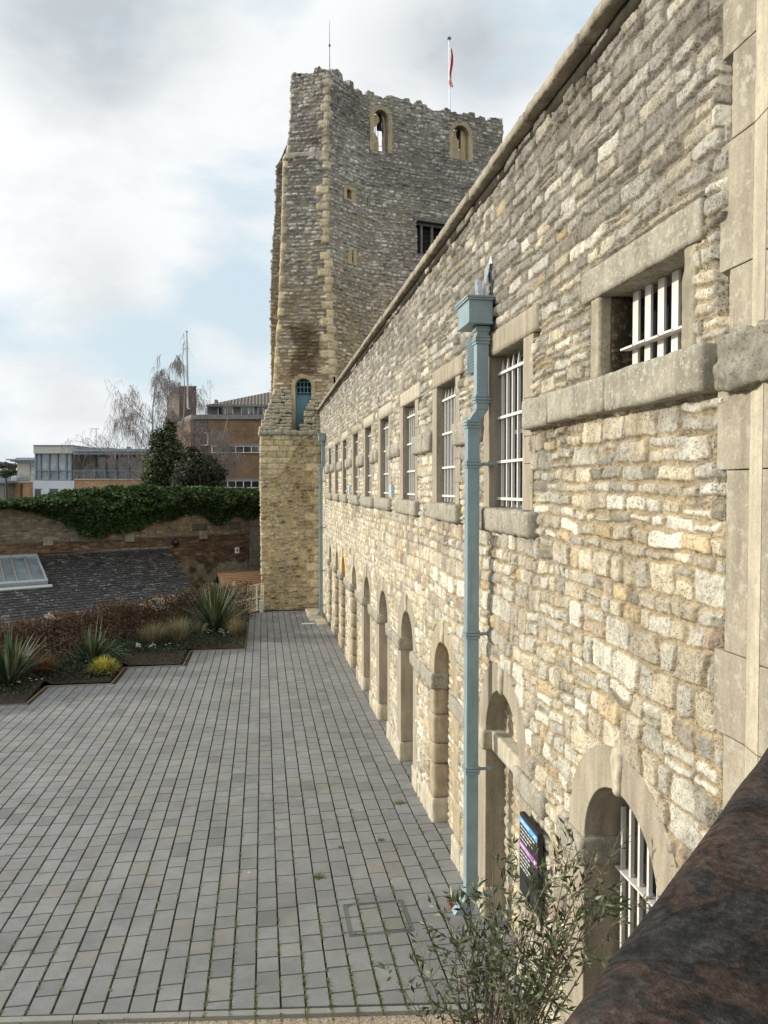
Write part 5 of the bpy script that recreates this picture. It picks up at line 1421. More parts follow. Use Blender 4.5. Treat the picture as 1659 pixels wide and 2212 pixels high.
mb.build('ridge_tiles', mat_stone('ridge_tile', (.15, .14, .125), .3, False), sr)
# skylight
def onroof(px, py, h=0):
    S = lambda u, v: (E0x+(E2-E0x)*u)*(1-v)+(R0x+(R1-R0x)*u)*v
    o = S(.42, .5); nn = np.cross(S(.55, .5)-S(.3, .5), S(.42, .8)-S(.42, .2)); nn /= np.linalg.norm(nn); nn = nn if nn[2] > 0 else -nn
    d = ray(px, py); A = o+nn*(h+.03)-[0, 0, EYE]; return np.array([0, 0, EYE])+d*((nn@A)/(nn@d))
sky_c = [onroof(-20, 1265, .1), onroof(104, 1256, .1), onroof(80, 1198, .1), onroof(-30, 1202, .1)]
skl = tag(empty('skylight', tuple(sky_c[0])), 'pale framed glass skylight on the slate roof at the left', 'skylight')
alu = mat_plain('pale_blue_frame', (.42, .47, .48), .4, .3, .1)
A, B, Cq, D = [np.array(q) for q in sky_c]
def sb(mb, u0, u1, v0, v1, h0, h1):
    f = lambda u, v, h: (A*(1-u)+B*u)*(1-v)+(D*(1-u)+Cq*u)*v+up_n*h
    mb.hexa([f(u0, v0, h0), f(u1, v0, h0), f(u1, v1, h0), f(u0, v1, h0), f(u0, v0, h1), f(u1, v0, h1), f(u1, v1, h1), f(u0, v1, h1)])
mb = MB(); sb(mb, 0, 1, 0, .06, -.12, .05); sb(mb, 0, 1, .93, 1, -.12, .05); sb(mb, 0, .03, .06, .93, -.12, .05); sb(mb, .96, 1, .06, .93, -.12, .05)
mb.build('frame', alu, skl, bevel=.01)
mb = MB()
for u in (.24, .46, .72): sb(mb, u-.012, u+.012, .06, .93, -.02, .045)
mb.build('glazing_bar', mat_plain('brassy_bar', (.36, .33, .27), .4, .3), skl)
t = NT('skylight_glass'); gl = t.done(t.ramp(t.noise(1.2, 2), [(.35, (.10, .13, .15)), (.65, (.22, .26, .28))]), .12, None, spec=.8)
mb = MB(); sb(mb, .03, .96, .06, .93, -.06, .0); mb.build('pane', gl, skl)
mb = MB(); sb(mb, .1, 1.06, -.12, -.05, -.10, -.06); mb.build('flashing', mat_plain('pale_flashing', (.40, .42, .42), .5), skl)

# little timber slatted roof by the mesh panel
TR0 = P(469, 1242, 31.8); TR1 = P(600, 1230, 33.2); TR1[2] = TR0[2] = (TR0[2]+TR1[2])/2
TE0 = P(484, 1283, 30.4); TE1 = TE0+(TR1-TR0)
ts = tag(empty('timber_shelter', (float(TE0[0]), float(TE0[1]), -3.0)), 'small timber shelter with a slatted pitched roof, left of the tower foot', 'shelter')
mti = mat_plain('orange_timber', (.30, .17, .085), .8, 0, .25, 10); mtd = mat_plain('dark_timber', (.14, .065, .035), .8, 0, .2, 10)
mb = MB(); n = 11; dd = np.cross(TR1-TR0, TE0-TR0); dd /= np.linalg.norm(dd); dd = dd if dd[2] > 0 else -dd
for k in range(n):
    f0, f1 = k/n, (k+.72)/n; q = [TR0+(TE0-TR0)*f1, TR1+(TE1-TR1)*f1, TR1+(TE1-TR1)*f0, TR0+(TE0-TR0)*f0]; mb.hexa(q+[p+dd*.045 for p in q])
mb.build('slats', mti, ts)
mb = MB(); q = [TR0-dd*.03, TR1-dd*.03, TE1-dd*.03, TE0-dd*.03]; mb.hexa([p-dd*.03 for p in q[::-1]]+q[::-1]); mb.build('roof_boards', mtd, ts)
bk = (TR0-TE0); bk[2] = 0; bk = bk*.9
mb = MB(); q = [TR0, TR1, TR1+bk+[0, 0, TE0[2]-TR0[2]], TR0+bk+[0, 0, TE0[2]-TR0[2]]]; mb.hexa([p-dd*0-[0, 0, .05] for p in q]+q); mb.tube([TR0+[0, 0, .04], TR1+[0, 0, .04]], .05, 6); mb.build('ridge_board', mtd, ts)
mb = MB()
for p in (TE0+(TE1-TE0)*.02, TE1): mb.box(p[0]-.06, p[0]+.06, p[1]+.02, p[1]+.14, -3.6, p[2]-.03)
for p in (TR0+bk*.9+(TE1-TE0)*.02,): mb.box(p[0]-.06, p[0]+.06, p[1]-.05, p[1]+.07, -3.6, TE0[2]-.05)
mb.build('post', mti, ts)

# ================================================================== BUILDINGS BEYOND
def cam_frame(depth): return depth
RTh = RT/np.linalg.norm(RT); FWh = np.array([math.sin(YAW), math.cos(YAW), 0])
def P(px, py, dist):
    d = ray(px, py); return np.array([0, 0, EYE])+d*(dist/(d@FWh))
def fac(mb, px0, px1, py0, py1, depth, thick, front=0.):   # box whose face is seen between these sight lines
    a = P(px0, py1, depth-front); b = P(px1, py0, depth-front); w = (b-a)@RTh
    o = a; h = b[2]-a[2]
    mb.obox(o, RTh*w, FWh*(thick+front), None, np.array([0, 0, h])) if False else mb.hexa([o, o+RTh*w, o+RTh*w+FWh*(thick+front), o+FWh*(thick+front), o+[0, 0, h], o+RTh*w+[0, 0, h], o+RTh*w+FWh*(thick+front)+[0, 0, h], o+FWh*(thick+front)+[0, 0, h]])
def r2(x, y): return (x*.36667, 691.2+y*.36667)
def facr(mb, x0, x1, y0, y1, depth, thick, front=0.):
    (a, c), (b, d) = r2(x0, y0), r2(x1, y1); fac(mb, a, b, c, d, depth, thick, front)
def brickmat(name, c1, c2, mort, sc=1.0):
    t = NT(name); n = t.n.new('ShaderNodeTexBrick'); n.inputs['Scale'].default_value = 1.0; n.inputs['Color1'].default_value = (*c1, 1); n.inputs['Color2'].default_value = (*c2, 1); n.inputs['Mortar'].default_value = (*mort, 1)
    n.inputs['Brick Width'].default_value = .225; n.inputs['Row Height'].default_value = .075; n.inputs['Mortar Size'].default_value = .008
    s = t.n.new('ShaderNodeSeparateXYZ'); t.l.new(t.tc.outputs['Object'], s.inputs[0]); cb = t.n.new('ShaderNodeCombineXYZ')
    t.l.new(t.math('ADD', s.outputs[0], t.math('MULTIPLY', s.outputs[1], .8)), cb.inputs[0]); t.l.new(s.outputs[2], cb.inputs[1]); t.l.new(cb.outputs[0], n.inputs['Vector'])
    nn = t.noise(.8, 5, .65); n2 = t.noise(3.5, 5, .7, t.mapping((1, 1, 3)))
    c = t.mix(1, n.outputs['Color'], t.ramp(nn, [(.3, .72), (.7, 1.2)]), 'MULTIPLY'); c = t.mix(1, c, t.ramp(n2, [(.3, .75), (.7, 1.25)]), 'MULTIPLY')
    return t.done(c, .9)
orange = brickmat('orange_brick', (.42, .23, .12), (.34, .18, .09), (.36, .27, .18)); brown = brickmat('brown_brick', (.23, .135, .075), (.17, .10, .058), (.19, .15, .105)); dbrown = brickmat('dark_brick', (.12, .09, .072), (.095, .07, .058), (.11, .095, .08))
cream = mat_plain('cream_render', (.44, .42, .37), .8, 0, .08, 1); whiter = mat_plain('white_render', (.52, .54, .56), .8, 0, .05, 1); steel = mat_plain('blue_steel', (.16, .21, .25), .45, .2, .1, 2)
lead_m = mat_plain('zinc_roof', (.26, .31, .35), .5, .3, .1, 2); greyc = mat_plain('grey_concrete', (.19, .185, .175), .85, 0, .2, 2)
dglass = mat_plain('dark_glazing', (.025, .028, .03), .1, 0, .2, 1, spec=.7)
t = NT('curtained_glass'); bl_ = t.done(t.ramp(t.noise(.9, 3), [(.4, (.20, .24, .26)), (.6, (.40, .40, .37))]), .15, None, spec=.6)
D1 = 70.0
fl_ = tag(empty('apartment_block', tuple(P(150, 1060, D1)*[1, 1, 0]+[0, 0, -3.6])), 'modern pale rendered apartment block with a glazed bay and a railed roof terrace', 'building')
mb = MB(); facr(mb, 197, 426, 738, 786, D1, 9, .25); mb.build('bay_fascia', cream, fl_)
mb = MB(); facr(mb, 195, 428, 736, 741, D1, 9.2, .35); mb.build('bay_roof', steel, fl_)
win = None
mb = MB(); facr(mb, 210, 418, 788, 942, D1, .2, -.15); bay = mb.build('bay_window', bl_, fl_)
mb = MB()
for x in (206, 232, 283, 333, 384, 414): facr(mb, x, x+7, 786, 943, D1, .2, .02)
for y in (785, 884, 939): facr(mb, 207, 420, y, y+5, D1, .25, .05)
mb.build('frame', steel, bay)
mb = MB(); facr(mb, 206, 420, 786, 945, D1, 8, -.4); mb.build('bay_wall', cream, fl_)
mb = MB(); facr(mb, 197, 437, 946, 1200, D1, 9, .2); mb.build('white_wall', whiter, fl_)
for x0_, x1_ in ((207, 240), (293, 340)):
    mb = MB(); facr(mb, x0_, x1_, 997, 1035, D1, .2, .22); w_ = mb.build('window', dglass, fl_); mb = MB(); facr(mb, x0_-3, x1_+3, 993, 998, D1, .3, .26); facr(mb, x0_-3, x0_+1, 998, 1035, D1, .3, .25); mb.build('frame', steel, w_)
mb = MB(); facr(mb, 24, 196, 958, 1200, D1, 8, .1); facr(mb, 438, 980, 942, 1200, D1, 8, .1); mb.build('brick_wall', orange, fl_)
mb = MB(); facr(mb, 22, 198, 952, 958, D1, 8, .2); facr(mb, 436, 985, 936, 942, D1, 8, .2); mb.build('terrace_coping', mat_plain('pale_coping', (.42, .38, .3), .8), fl_)
mb = MB(); facr(mb, 119, 127, 970, 1060, D1, .15, .25); facr(mb, 115, 131, 966, 976, D1, .2, .3); mb.build('rainwater_pipe', mat_plain('brown_pipe', (.10, .06, .05), .5), fl_)
D2 = 73.0
mb = MB(); facr(mb, 425, 560, 792, 945, D2, 5); facr(mb, 806, 1010, 792, 945, D2, 5); facr(mb, 560, 806, 792, 800, D2, 5); facr(mb, 498, 500, 795, 940, D2, .1, .02); mb.build('terrace_wall', cream, fl_)
mb = MB(); facr(mb, 560, 806, 800, 945, D2, .2, -.3); tg = mb.build('terrace_glazing', dglass, fl_)
mb = MB()
for x in (560, 618, 680, 752, 800): facr(mb, x, x+8, 797, 940, D2, .2, .0)
mb.build('frame', mat_plain('blue_frame', (.10, .16, .21), .5), tg)
mb = MB(); facr(mb, 427, 1010, 762, 774, D1, 9, .6); facr(mb, 430, 1010, 774, 792, D1, 9, .2); facr(mb, 440, 640, 751, 760, D1+1, 6); rf = mb.build('roof', lead_m, fl_)
mb = MB(); facr(mb, 745, 762, 746, 762, D1+2, .5); facr(mb, 640, 1000, 759, 762, D1+.5, 6); mb.build('vent', steel, rf)
D3 = 75.0
mb = MB(); facr(mb, 102, 206, 838, 955, D3, 5); mb.build('side_wall', cream, fl_)
mb = MB(); facr(mb, 178, 204, 840, 912, D3, .2, .05); w_ = mb.build('window', bl_, fl_); mb = MB(); facr(mb, 176, 206, 858, 863, D3, .2, .1); facr(mb, 176, 180, 840, 912, D3, .2, .1); mb.build('frame', steel, w_)
mb = MB()
a = P(*r2(34, 822), D3-1); b = P(*r2(100, 846), D3-.5)
facr(mb, 34, 206, 818, 826, D3, 6, 1.2); facr(mb, 60, 206, 826, 834, D3, 6, .8); facr(mb, 88, 206, 834, 842, D3, 6, .4); facr(mb, 92, 206, 811, 819, D3, 5, 1); mb.build('roof', lead_m, fl_)
def railing(x0, x1, y0, y1, D, n=7, step=60, par=fl_):
    mb = MB()
    for k in range(n): y = y0+(y1-y0)*k/(n-1); facr(mb, x0, x1, y, y+(3.5 if k == 0 else 1.6), D, .04, 0)
    x = x0
    while x <= x1+1: facr(mb, x, x+4, y0, y1+3, D, .06, .03); x += step
    return mb.build('railing', steel, par)
railing(430, 985, 884, 932, D1, 7, 62); railing(40, 205, 912, 948, D1, 6, 82)
for x0_, x1_ in ((65, 100), (118, 160)):
    mb = MB(); facr(mb, x0_, x1_, 918, 950, D1+1.5, .8); tag(mb.build('roof_unit', mat_plain('unit_grey', (.2, .2, .2) if x0_ > 100 else (.4, .42, .42), .5), bevel=.1), 'dark grey air conditioning unit on the left roof terrace' if x0_ > 100 else 'pale grey air conditioning unit on the left roof terrace', 'air conditioner')
# aerial
ant = tag(empty('tv_aerial', tuple(P(*r2(568, 760), 74))), 'thin television aerial on the flat roof of the apartment block', 'aerial')
mb = MB(); mb.tube([P(*r2(568, 760), 74), P(*r2(566, 640), 74)], .035, 5); mb.tube([P(*r2(528, 642), 74), P(*r2(582, 641), 74)], .025, 5)
for x in (530, 540, 550, 560, 570, 580): mb.tube([P(*r2(x, 636), 74), P(*r2(x, 646), 74)], .012, 4)
mb.tube([P(*r2(566, 715), 74), P(*r2(576, 716), 74)], .04, 5); mb.build('mast', mat_plain('aerial', (.35, .35, .35), .5), ant)
# low buildings at the very left
lb = MB(); facr(lb, -160, 22, 962, 1200, 68, 8); facr(lb, -160, 30, 950, 962, 68, 8, .4)
tag(lb.build('low_building', greyc), 'low dark grey flat roofed building at the far left edge', 'building')
lb = MB(); facr(lb, -160, 60, 892, 952, 120, 10); tag(lb.build('distant_building', mat_plain('blue_grey_far', (.20, .25, .27), .8)), 'blue grey flat roofed building far off at the left edge', 'building')

# brick tower block with its pitched roof hall
D4 = 58.0
bb_ = tag(empty('brick_building', tuple(P(450, 1060, D4)*[1, 1, 0]+[0, 0, -3.6])), 'large brown brick building with window bands and a square roof tower', 'building')
def corner_box(mb, xc, xl, xr, yt, yb, D, wl, ytl=None, thick=14):
    """box with a near corner at xc, left face receding to xl, right face square on"""
    a = P(*r2(xc, yb), D); top = P(*r2(xc, yt), D)[2]; r = P(*r2(xr, yb), D); w = (r-a)@RTh
    l = P(*r2(xl, yb), D+wl); lv_ = l-a; lv_[2] = 0; z0 = a[2]
    q = [a, a+RTh*w, a+RTh*w+lv_, a+lv_]; mb.hexa([[p[0], p[1], z0] for p in q]+[[p[0], p[1], top] for p in q])
mb = MB(); corner_box(mb, 1128, 984, 1700, 583, 1400, D4, 10); mb.build('brick_wall', brown, bb_)
mb = MB(); corner_box(mb, 1126, 980, 1702, 557, 584, D4-.15, 10.3); mb.build('parapet', greyc, bb_)
mb = MB(); facr(mb, 1130, 1222, 584, 1200, D4, .3, .04); mb.build('dark_brick_panel', dbrown, bb_)
for y0_, y1_ in ((745, 782), (949, 988)):
    mb = MB(); facr(mb, 1246, 1700, y0_, y1_, D4, .2, .05); wn = mb.build('window', dglass, bb_)
    mb = MB()
    for x in np.arange(1246, 1700, 46.5): facr(mb, x, x+5, y0_, y1_, D4, .2, .1)
    facr(mb, 1246, 1700, y1_-3, y1_+1, D4, .2, .12); facr(mb, 1246, 1700, y0_-1, y0_+1, D4, .2, .12)
    mb.build('frame', M['white_paint'], wn)
    mb = MB(); facr(mb, 1236, 1700, y0_-16, y0_-1, D4, .3, .06); mb.build('lintel_band', greyc, wn)
mb = MB(); facr(mb, 1176, 1224, 666, 738, D4, .2, .06); wn = mb.build('window', dglass, bb_)
mb = MB()
for a_ in ((1174, 1180, 662, 740), (1220, 1226, 662, 740), (1174, 1226, 662, 668), (1174, 1226, 733, 740)): facr(mb, *a_, D4, .2, .12)
mb.build('frame', M['white_paint'], wn)
mb = MB(); corner_box(mb, 1056, 983, 1157, 392, 580, D4+3, 6); tw = mb.build('roof_tower', dbrown, bb_)
mb = MB(); corner_box(mb, 1056, 981, 1159, 388, 397, D4+2.9, 6.2); mb.build('tower_coping', greyc, tw)
# hall with pitched roof
D5 = 66.0
mb = MB(); facr(mb, 1222, 1760, 500, 590, D5, 12); mb.build('hall_wall', greyc, bb_)
for x0_, x1_ in ((1285, 1325), (1330, 1370), (1422, 1462), (1467, 1495), (1520, 1550), (1555, 1600), (1610, 1650)):
    mb = MB(); facr(mb, x0_, x1_, 514, 553, D5, .2, .1); wn = mb.build('window', dglass, bb_)
    mb = MB(); facr(mb, x0_-2, x0_+2, 512, 555, D5, .2, .16); facr(mb, x1_-2, x1_+2, 512, 555, D5, .2, .16); facr(mb, x0_, x1_, 511, 515, D5, .2, .15); mb.build('frame', M['white_paint'], wn)
for x in (1350, 1480):
    mb = MB(); facr(mb, x-7, x+7, 528, 542, D5, .1, .2); pb = mb.build('window_fan', mat_plain('cream_fan', (.6, .55, .4), .5), bb_, bevel=.03); mb = MB(); facr(mb, x-3, x+3, 532, 538, D5, .1, .24); mb.build('fan_hub', M['dark'], pb)
mb = MB(); facr(mb, 1212, 1770, 498, 508, D5, 12, .6); mb.build('eaves_board', mat_plain('pale_eaves', (.36, .39, .40), .7), bb_)
e0 = P(*r2(1222, 499), D5-.7); e1 = P(*r2(1980, 499), D5-.7); rg_ = P(*r2(1590, 424), D5+5); hz = np.array([0, 0, 1.])
e2, e3 = e1+FWh*13, e0+FWh*13
rdg0 = rg_; rdg1 = rg_+RTh*3
mb = MB(); mb.add([e0, e1, e2, e3, rdg0, rdg1], [(0, 1, 5, 4), (1, 2, 5), (2, 3, 4, 5), (3, 0, 4), (3, 2, 1, 0)])
t = NT('ribbed_roof'); wv = t.n.new('ShaderNodeTexWave'); wv.inputs['Scale'].default_value = 1.1; wv.inputs['Distortion'].default_value = .3; t.l.new(t.mapping((1, .15, 0)), wv.inputs['Vector'])
c = t.mix(1, (.13, .11, .09), t.ramp(wv.outputs['Fac'], [(.2, .55), (.7, 1.2)]), 'MULTIPLY'); mb.build('hall_roof', t.done(c, .9, t.bump(wv.outputs['Fac'], 1, .1)), bb_)
mb = MB()
facr(mb, 1262, 1278, 468, 492, D5+3, .6); mb.build('roof_vent', greyc, bb_, bevel=.05)
# mast
ms_ = tag(empty('roof_mast', tuple(P(*r2(1106, 395), D4+2.5))), 'tall thin mast rising from the square brick roof tower', 'mast')
mb = MB(); mb.tube([P(*r2(1107, 520), D4+2.4), P(*r2(1105, 380), D4+2.4), P(*r2(1100, 66), D4+2.4)], [.10, .09, .05], 6); mb.tube([P(*r2(1100, 70), D4+2.4), P(*r2(1100, 64), D4+2.4)], [.12, .10], 6); mb.build('pole', mat_plain('mast_grey', (.32, .31, .30), .5), ms_)
mb = MB(); facr(mb, 1102, 1113, 515, 524, D4+2.3, .3); mb.build('foot', mat_plain('mast_foot', (.6, .6, .58), .5), ms_)

# ================================================================== TREES
twigm = mat_plain('birch_twigs', (.19, .155, .14), .9, 0, .3, 4)
def birch(px, pyb, depth, Htop, lean, label, seed, n_limb=13, spread=.42, group='bare birch trees beyond the ivy wall'):
    random.seed(seed); base = P(px, pyb, depth); base = np.array([base[0], base[1], -3.6]); top = np.array([*P(px+lean, Htop, depth)])
    root = tag(empty('birch_tree', tuple(base)), label, 'tree', group)
    mb = MB(); n = 14; pts = []
    for k in range(n+1):
        f = k/n; p = base+(top-base)*f; p = p+np.array([math.sin(f*7+seed)*.32, math.cos(f*5+seed)*.25, 0])*f; pts.append(p)
    Ht = top[2]-base[2]; rad = [.13*(1-f/1.05)**.9+.010 for f in np.linspace(0, 1, n+1)]
    mb.tube(pts, rad, 7); mb.build('trunk', birchm, root, smooth=True)
    tw = Leaves(); lb = MB()
    def hang(p, L):
        d = np.array([rv(-.25, .25), rv(-.25, .25), -.35])
        tw.strap(p, d, L, rv(.008, .014), (1, 1, 1), 4, .9, RTh+rdir()*.3, .5)
    def limb(p, d, L, r, lvl):
        q = p.copy(); d = d/np.linalg.norm(d); m = 7; ps = [q.copy()]
        for k in range(m):
            d = d+rdir()*.16+np.array([0, 0, (.10 if lvl == 0 else .0)-(.30 if lvl else .22)*(k/m)**1.2]); d /= np.linalg.norm(d); q = q+d*L/m; ps.append(q.copy())
            if lvl < 2 and k >= 1:
                for _ in range(2 if lvl == 0 else 1):
                    if random.random() < (.85 if lvl == 0 else .85): limb(q, d*.7+rdir()*.75+[0, 0, .15], L*rv(.30, .52), r*.42, lvl+1)
            if lvl >= 1 and k >= 3 and random.random() < .38:
                hang(q, rv(.3, .9))
        if lvl < 2: lb.tube(ps, [r*(1-.85*k/m) for k in range(m+1)], 5 if lvl == 0 else 4, False)
        else:
            for a, b in zip(ps, ps[1:]): tw.strap(a, b-a, np.linalg.norm(b-a), .016, (1, 1, 1), 1, 0, RTh, 1)
        for _ in range(2): hang(ps[-1], rv(.4, 1.1))
    for k in range(n_limb):
        f = .42+.56*k/n_limb; i = int(f*n); p = pts[i]; a = rv(0, 6.283); L = Ht*spread*(1.05-f)*rv(.75, 1.15)+.5
        limb(p, np.array([math.cos(a), math.sin(a)*.6, rv(.5, 1.1)]), L, rad[i]*.55, 0)
    limb(pts[-1], np.array([.1, 0, 1.]), 1.0, .02, 1)
    lb.build('branches', barkm if False else mat_plain('limb_bark', (.17, .14, .125), .9, 0, .3, 8), root); tw.build('twigs', twigm, root)
birch(338, 1060, 50, 806, 0, 'broad drooping bare birch left of the square brick roof tower', 12, 16, .50)
birch(366, 1060, 49, 770, 28, 'tallest bare birch crossing in front of the square brick roof tower', 15, 11, .24)
birch(455, 1060, 47, 902, 28, 'small bare birch leaning right in front of the brown brick wall', 19, 7, .40)
birch(425, 1060, 85, 845, 25, 'distant bare birch seen between the roof tower and the hall roof', 27, 8, .35)

def bush(name, blobs, n, label, seed, cols, par=None, size=(.10, .2), cat='tree', trunk=None):
    random.seed(seed); lv = Leaves(); cen = blobs[0]
    root = tag(empty(name, tuple(P(cen[0], 1060, cen[2])*[1, 1, 0]+[0, 0, -3.6])), label, cat)
    tot = sum(b[3]*b[4] for b in blobs)
    for (px, py, dep, rx, ry) in blobs:
        c = P(px, py, dep); sx_, sz_ = rx/F_*dep, ry/F_*dep
        for k in range(int(n*rx*ry/tot)):
            d = rdir(); r = random.random()**.35*(.72+.5*noise3(np.array([d[0]*2.2+px]), np.array([d[1]*2.2]), np.array([d[2]*2.2]), seed)[0])
            p = c+np.array([d[0]*sx_, d[1]*sx_*.8, d[2]*sz_])*r*1.12
            br = rv(.5, 1.4); cc = random.choice(cols); lv.card(p, rdir(-1, .3), d+rdir()*.7, rv(*size), rv(*size)*.8, tuple(q*br for q in cc))
    lv.build('foliage', LM, root)
    mb = MB(); b = P(cen[0], 1060, cen[2]); mb.tube([[b[0], b[1], -3.6], [b[0]+.1, b[1], 3], [*P(cen[0], cen[1], cen[2])]], [.2, .15, .05], 7); mb.build('trunk', barkm, root)
EV = [(.035, .055, .018), (.05, .075, .024), (.085, .11, .035), (.045, .05, .026)]
bush('evergreen_tree', [(350, 1005, 46, 34, 52), (340, 955, 46, 15, 28), (366, 935, 46, 13, 32), (372, 975, 46, 24, 30), (335, 1030, 46, 28, 28), (385, 1020, 46, 32, 34)], 16000, 'dark ivy clad evergreen tree behind the ivy wall, left of the brick wall', 51, EV)
bush('evergreen_shrub', [(430, 1015, 45, 42, 34), (412, 985, 45, 20, 22), (455, 1030, 45, 30, 26), (410, 1035, 45, 40, 24)], 13000, 'rounded dark evergreen shrub right of the ivy clad tree', 53, [(.028, .04, .014), (.04, .05, .02), (.05, .042, .024)], cat='shrub')
bush('small_shrub', [(12, 1022, 66, 14, 9), (28, 1018, 66, 8, 6)], 1200, 'small pale green shrub on the far left terrace', 55, [(.07, .09, .03)], cat='shrub')
bush('distant_trees', [(5, 1004, 140, 18, 6), (25, 1006, 140, 12, 5), (-30, 1003, 140, 30, 8)], 2500, 'faint bare distant trees at the left edge of the skyline', 57, [(.10, .09, .08)], size=(.3, .6))

# ================================================================== OLIVE BUSH IN THE FOREGROUND
random.seed(77)
ol = tag(empty('olive_bush', (1.35, 4.5, .15)), 'olive bush with thin leaning stems and narrow grey green leaves in the foreground', 'bush')
OC = [(.055, .078, .030), (.042, .060, .024), (.10, .125, .06), (.034, .046, .020), (.15, .165, .10), (.075, .082, .030)]
stems = MB(); lv = Leaves()
def leaf_pair(p, d, L):
    for s_ in (-1, 1):
        sd = np.cross(d, rdir()); sd /= np.linalg.norm(sd)+1e-6
        q = d*.75+sd*s_*.75+[0, 0, rv(-.2, .25)]; c = random.choice(OC); br = rv(.75, 1.3)
        lv.card(p, q, rdir(), L*rv(.8, 1.2), L*.235, tuple(k*br for k in c))
def twig(p, d, L, r):
    d = d/np.linalg.norm(d); n = max(3, int(L/.030)); ps = [p.copy()]
    for k in range(n):
        d = d+rdir()*.12+np.array([0, 0, .03]); d /= np.linalg.norm(d); p = p+d*L/n; ps.append(p.copy())
        if k >= 1 and random.random() < .95: leaf_pair(p, d, .082*(1-.3*k/n))
    lv.card(p, d, rdir(), .04, .009, random.choice(OC)); stems.tube(ps[::2]+[ps[-1]], [r*(1-.7*k/(len(ps[::2]))) for k in range(len(ps[::2])+1)], 4, False)
root_p = np.array([1.32, 4.45, .15])
tips = [(1235, 1822, 4.55, 1), (1215, 1850, 4.4, 1), (1150, 1872, 4.7, 1), (1118, 1862, 4.9, .8), (1080, 1880, 4.9, .6), (1062, 1815, 5.0, .25), (1075, 1925, 4.9, 1), (1010, 1955, 5.0, 1), (962, 1972, 5.0, .9), (985, 2010, 4.8, 1), (925, 2070, 4.8, .8), (860, 2120, 4.8, .45), (1000, 2120, 4.6, .7), (1060, 2040, 4.6, 1), (1120, 2020, 4.5, 1), (1180, 1990, 4.5, 1), (1240, 1960, 4.4, 1), (1270, 1900, 4.4, .9), (1320, 1850, 4.3, .3), (1335, 1800, 4.3, .35), (1090, 2120, 4.4, 1), (1160, 2100, 4.3, 1), (1220, 2060, 4.2, 1), (1130, 2170, 4.2, .9), (1250, 1860, 4.5, .8), (1175, 1930, 4.7, .9), (1040, 2000, 4.8, 1), (1200, 2150, 4.1, 1), (1010, 2050, 4.7, .9), (1105, 1975, 4.7, 1), (1290, 1990, 4.3, .9), (1300, 1885, 4.3, .9), (1335, 1905, 4.25, .7), (1285, 1835, 4.35, .8), (1350, 1960, 4.15, .6), (1240, 2010, 4.2, .9), (900, 2090, 4.8, .7)]
for i, (px, py, dp, dn) in enumerate(tips):
    tip = P(px, py, dp); a = root_p+np.array([rv(-.04, .04), rv(-.04, .04), rv(0, .6)]); mid = a*.45+tip*.55+np.array([rv(-.08, .08), rv(-.08, .08), rv(.02, .22)])
    n = 12; ps = []
    for k in range(n+1): f = k/n; ps.append(a*(1-f)**2+2*mid*f*(1-f)+tip*f*f+rdir()*.008)
    stems.tube(ps, [.0085*(1-.78*k/n) for k in range(n+1)], 5, False)
    for k in range(4, n+1):
        d = ps[k]-ps[k-1]; d /= np.linalg.norm(d)
        m = 2 if k > 6 else 1
        for _ in range(m):
            if random.random() < dn*.72: twig(ps[k], d*.8+rdir()*.95, rv(.08, .24), .0026)
        if random.random() < dn: leaf_pair(ps[k], d, .05)
stems.build('stems', mat_plain('olive_bark', (.13, .10, .075), .85, 0, .3, 40), ol)
lv.build('leaves', leafmat('olive_leaf', .42, .12), ol)

# ================================================================== DARK STONE PARAPET BESIDE THE CAMERA
h = .34
A = np.array([0, 0, EYE])+ray(1659, 1612)*(h/-ray(1659, 1612)[2]); B = np.array([0, 0, EYE])+ray(1226, 2212)*(h/-ray(1226, 2212)[2])
pe = A-B; pe[2] = 0; pe /= np.linalg.norm(pe); pn = np.array([pe[1], -pe[0], 0])
if pn[0] < 0: pn = -pn
par = tag(empty('stone_parapet', tuple((A+B)/2*[1, 1, 0])), 'dark mottled stone parapet with rounded coping, close to the camera at lower right', 'parapet')
t = NT('mottled_dark_stone'); n1 = t.noise(6.5, 6, .65, dist=.9); n2 = t.noise(90, 4, .8); n3 = t.noise(22, 4, .6)
c = t.ramp(n1, [(.36, (.020, .020, .020)), (.45, (.034, .031, .030)), (.50, (.018, .018, .018)), (.55, (.050, .034, .027)), (.61, (.036, .032, .030)), (.70, (.020, .020, .020))])
c = t.mix(1, c, t.ramp(n2, [(.3, .5), (.5, 1), (.72, 1.9)]), 'MULTIPLY'); c = t.mix(1, c, t.ramp(n3, [(.3, .7), (.7, 1.3)]), 'MULTIPLY')
mpar = t.done(c, .95, t.bump(n2, .8, .003, t.bump(n3, .5, .01)), spec=.08)
V = []; ns = 160; prof = []
wd = .46
for k in range(13): q = math.pi/2*k/12; prof.append((.045*(1-math.sin(q)), .045*(math.cos(q)-1)))
prof = prof[::-1]
prof = [(.05, -.17)]+[(o-.016, z+.004) for o, z in prof]+[(wd*f, .012*math.sin(f*math.pi)) for f in (.2, .35, .5, .65, .8, .9, 1.0)]+[(wd+.05, -.05), (wd+.05, -.17)]
C0 = B-pe*1.6
for i in range(ns+1):
    s = i/ns*5.2
    for (o, z) in prof:
        p = C0+pe*s+pn*o; nz = noise3(np.array([p[0]*11]), np.array([p[1]*11]), np.array([z*11]), 4)[0]-.5
        V.append([p[0]-pn[0]*nz*.003, p[1]-pn[1]*nz*.003, EYE-h+z+nz*.004])
np_mesh('coping', np.array(V), grid_quads(ns+1, len(prof)), mpar, par, None, smooth=True)
mb = MB(); a = C0+pn*.06; b = C0+pe*5.2+pn*.06; w_ = pn*(wd-.08)
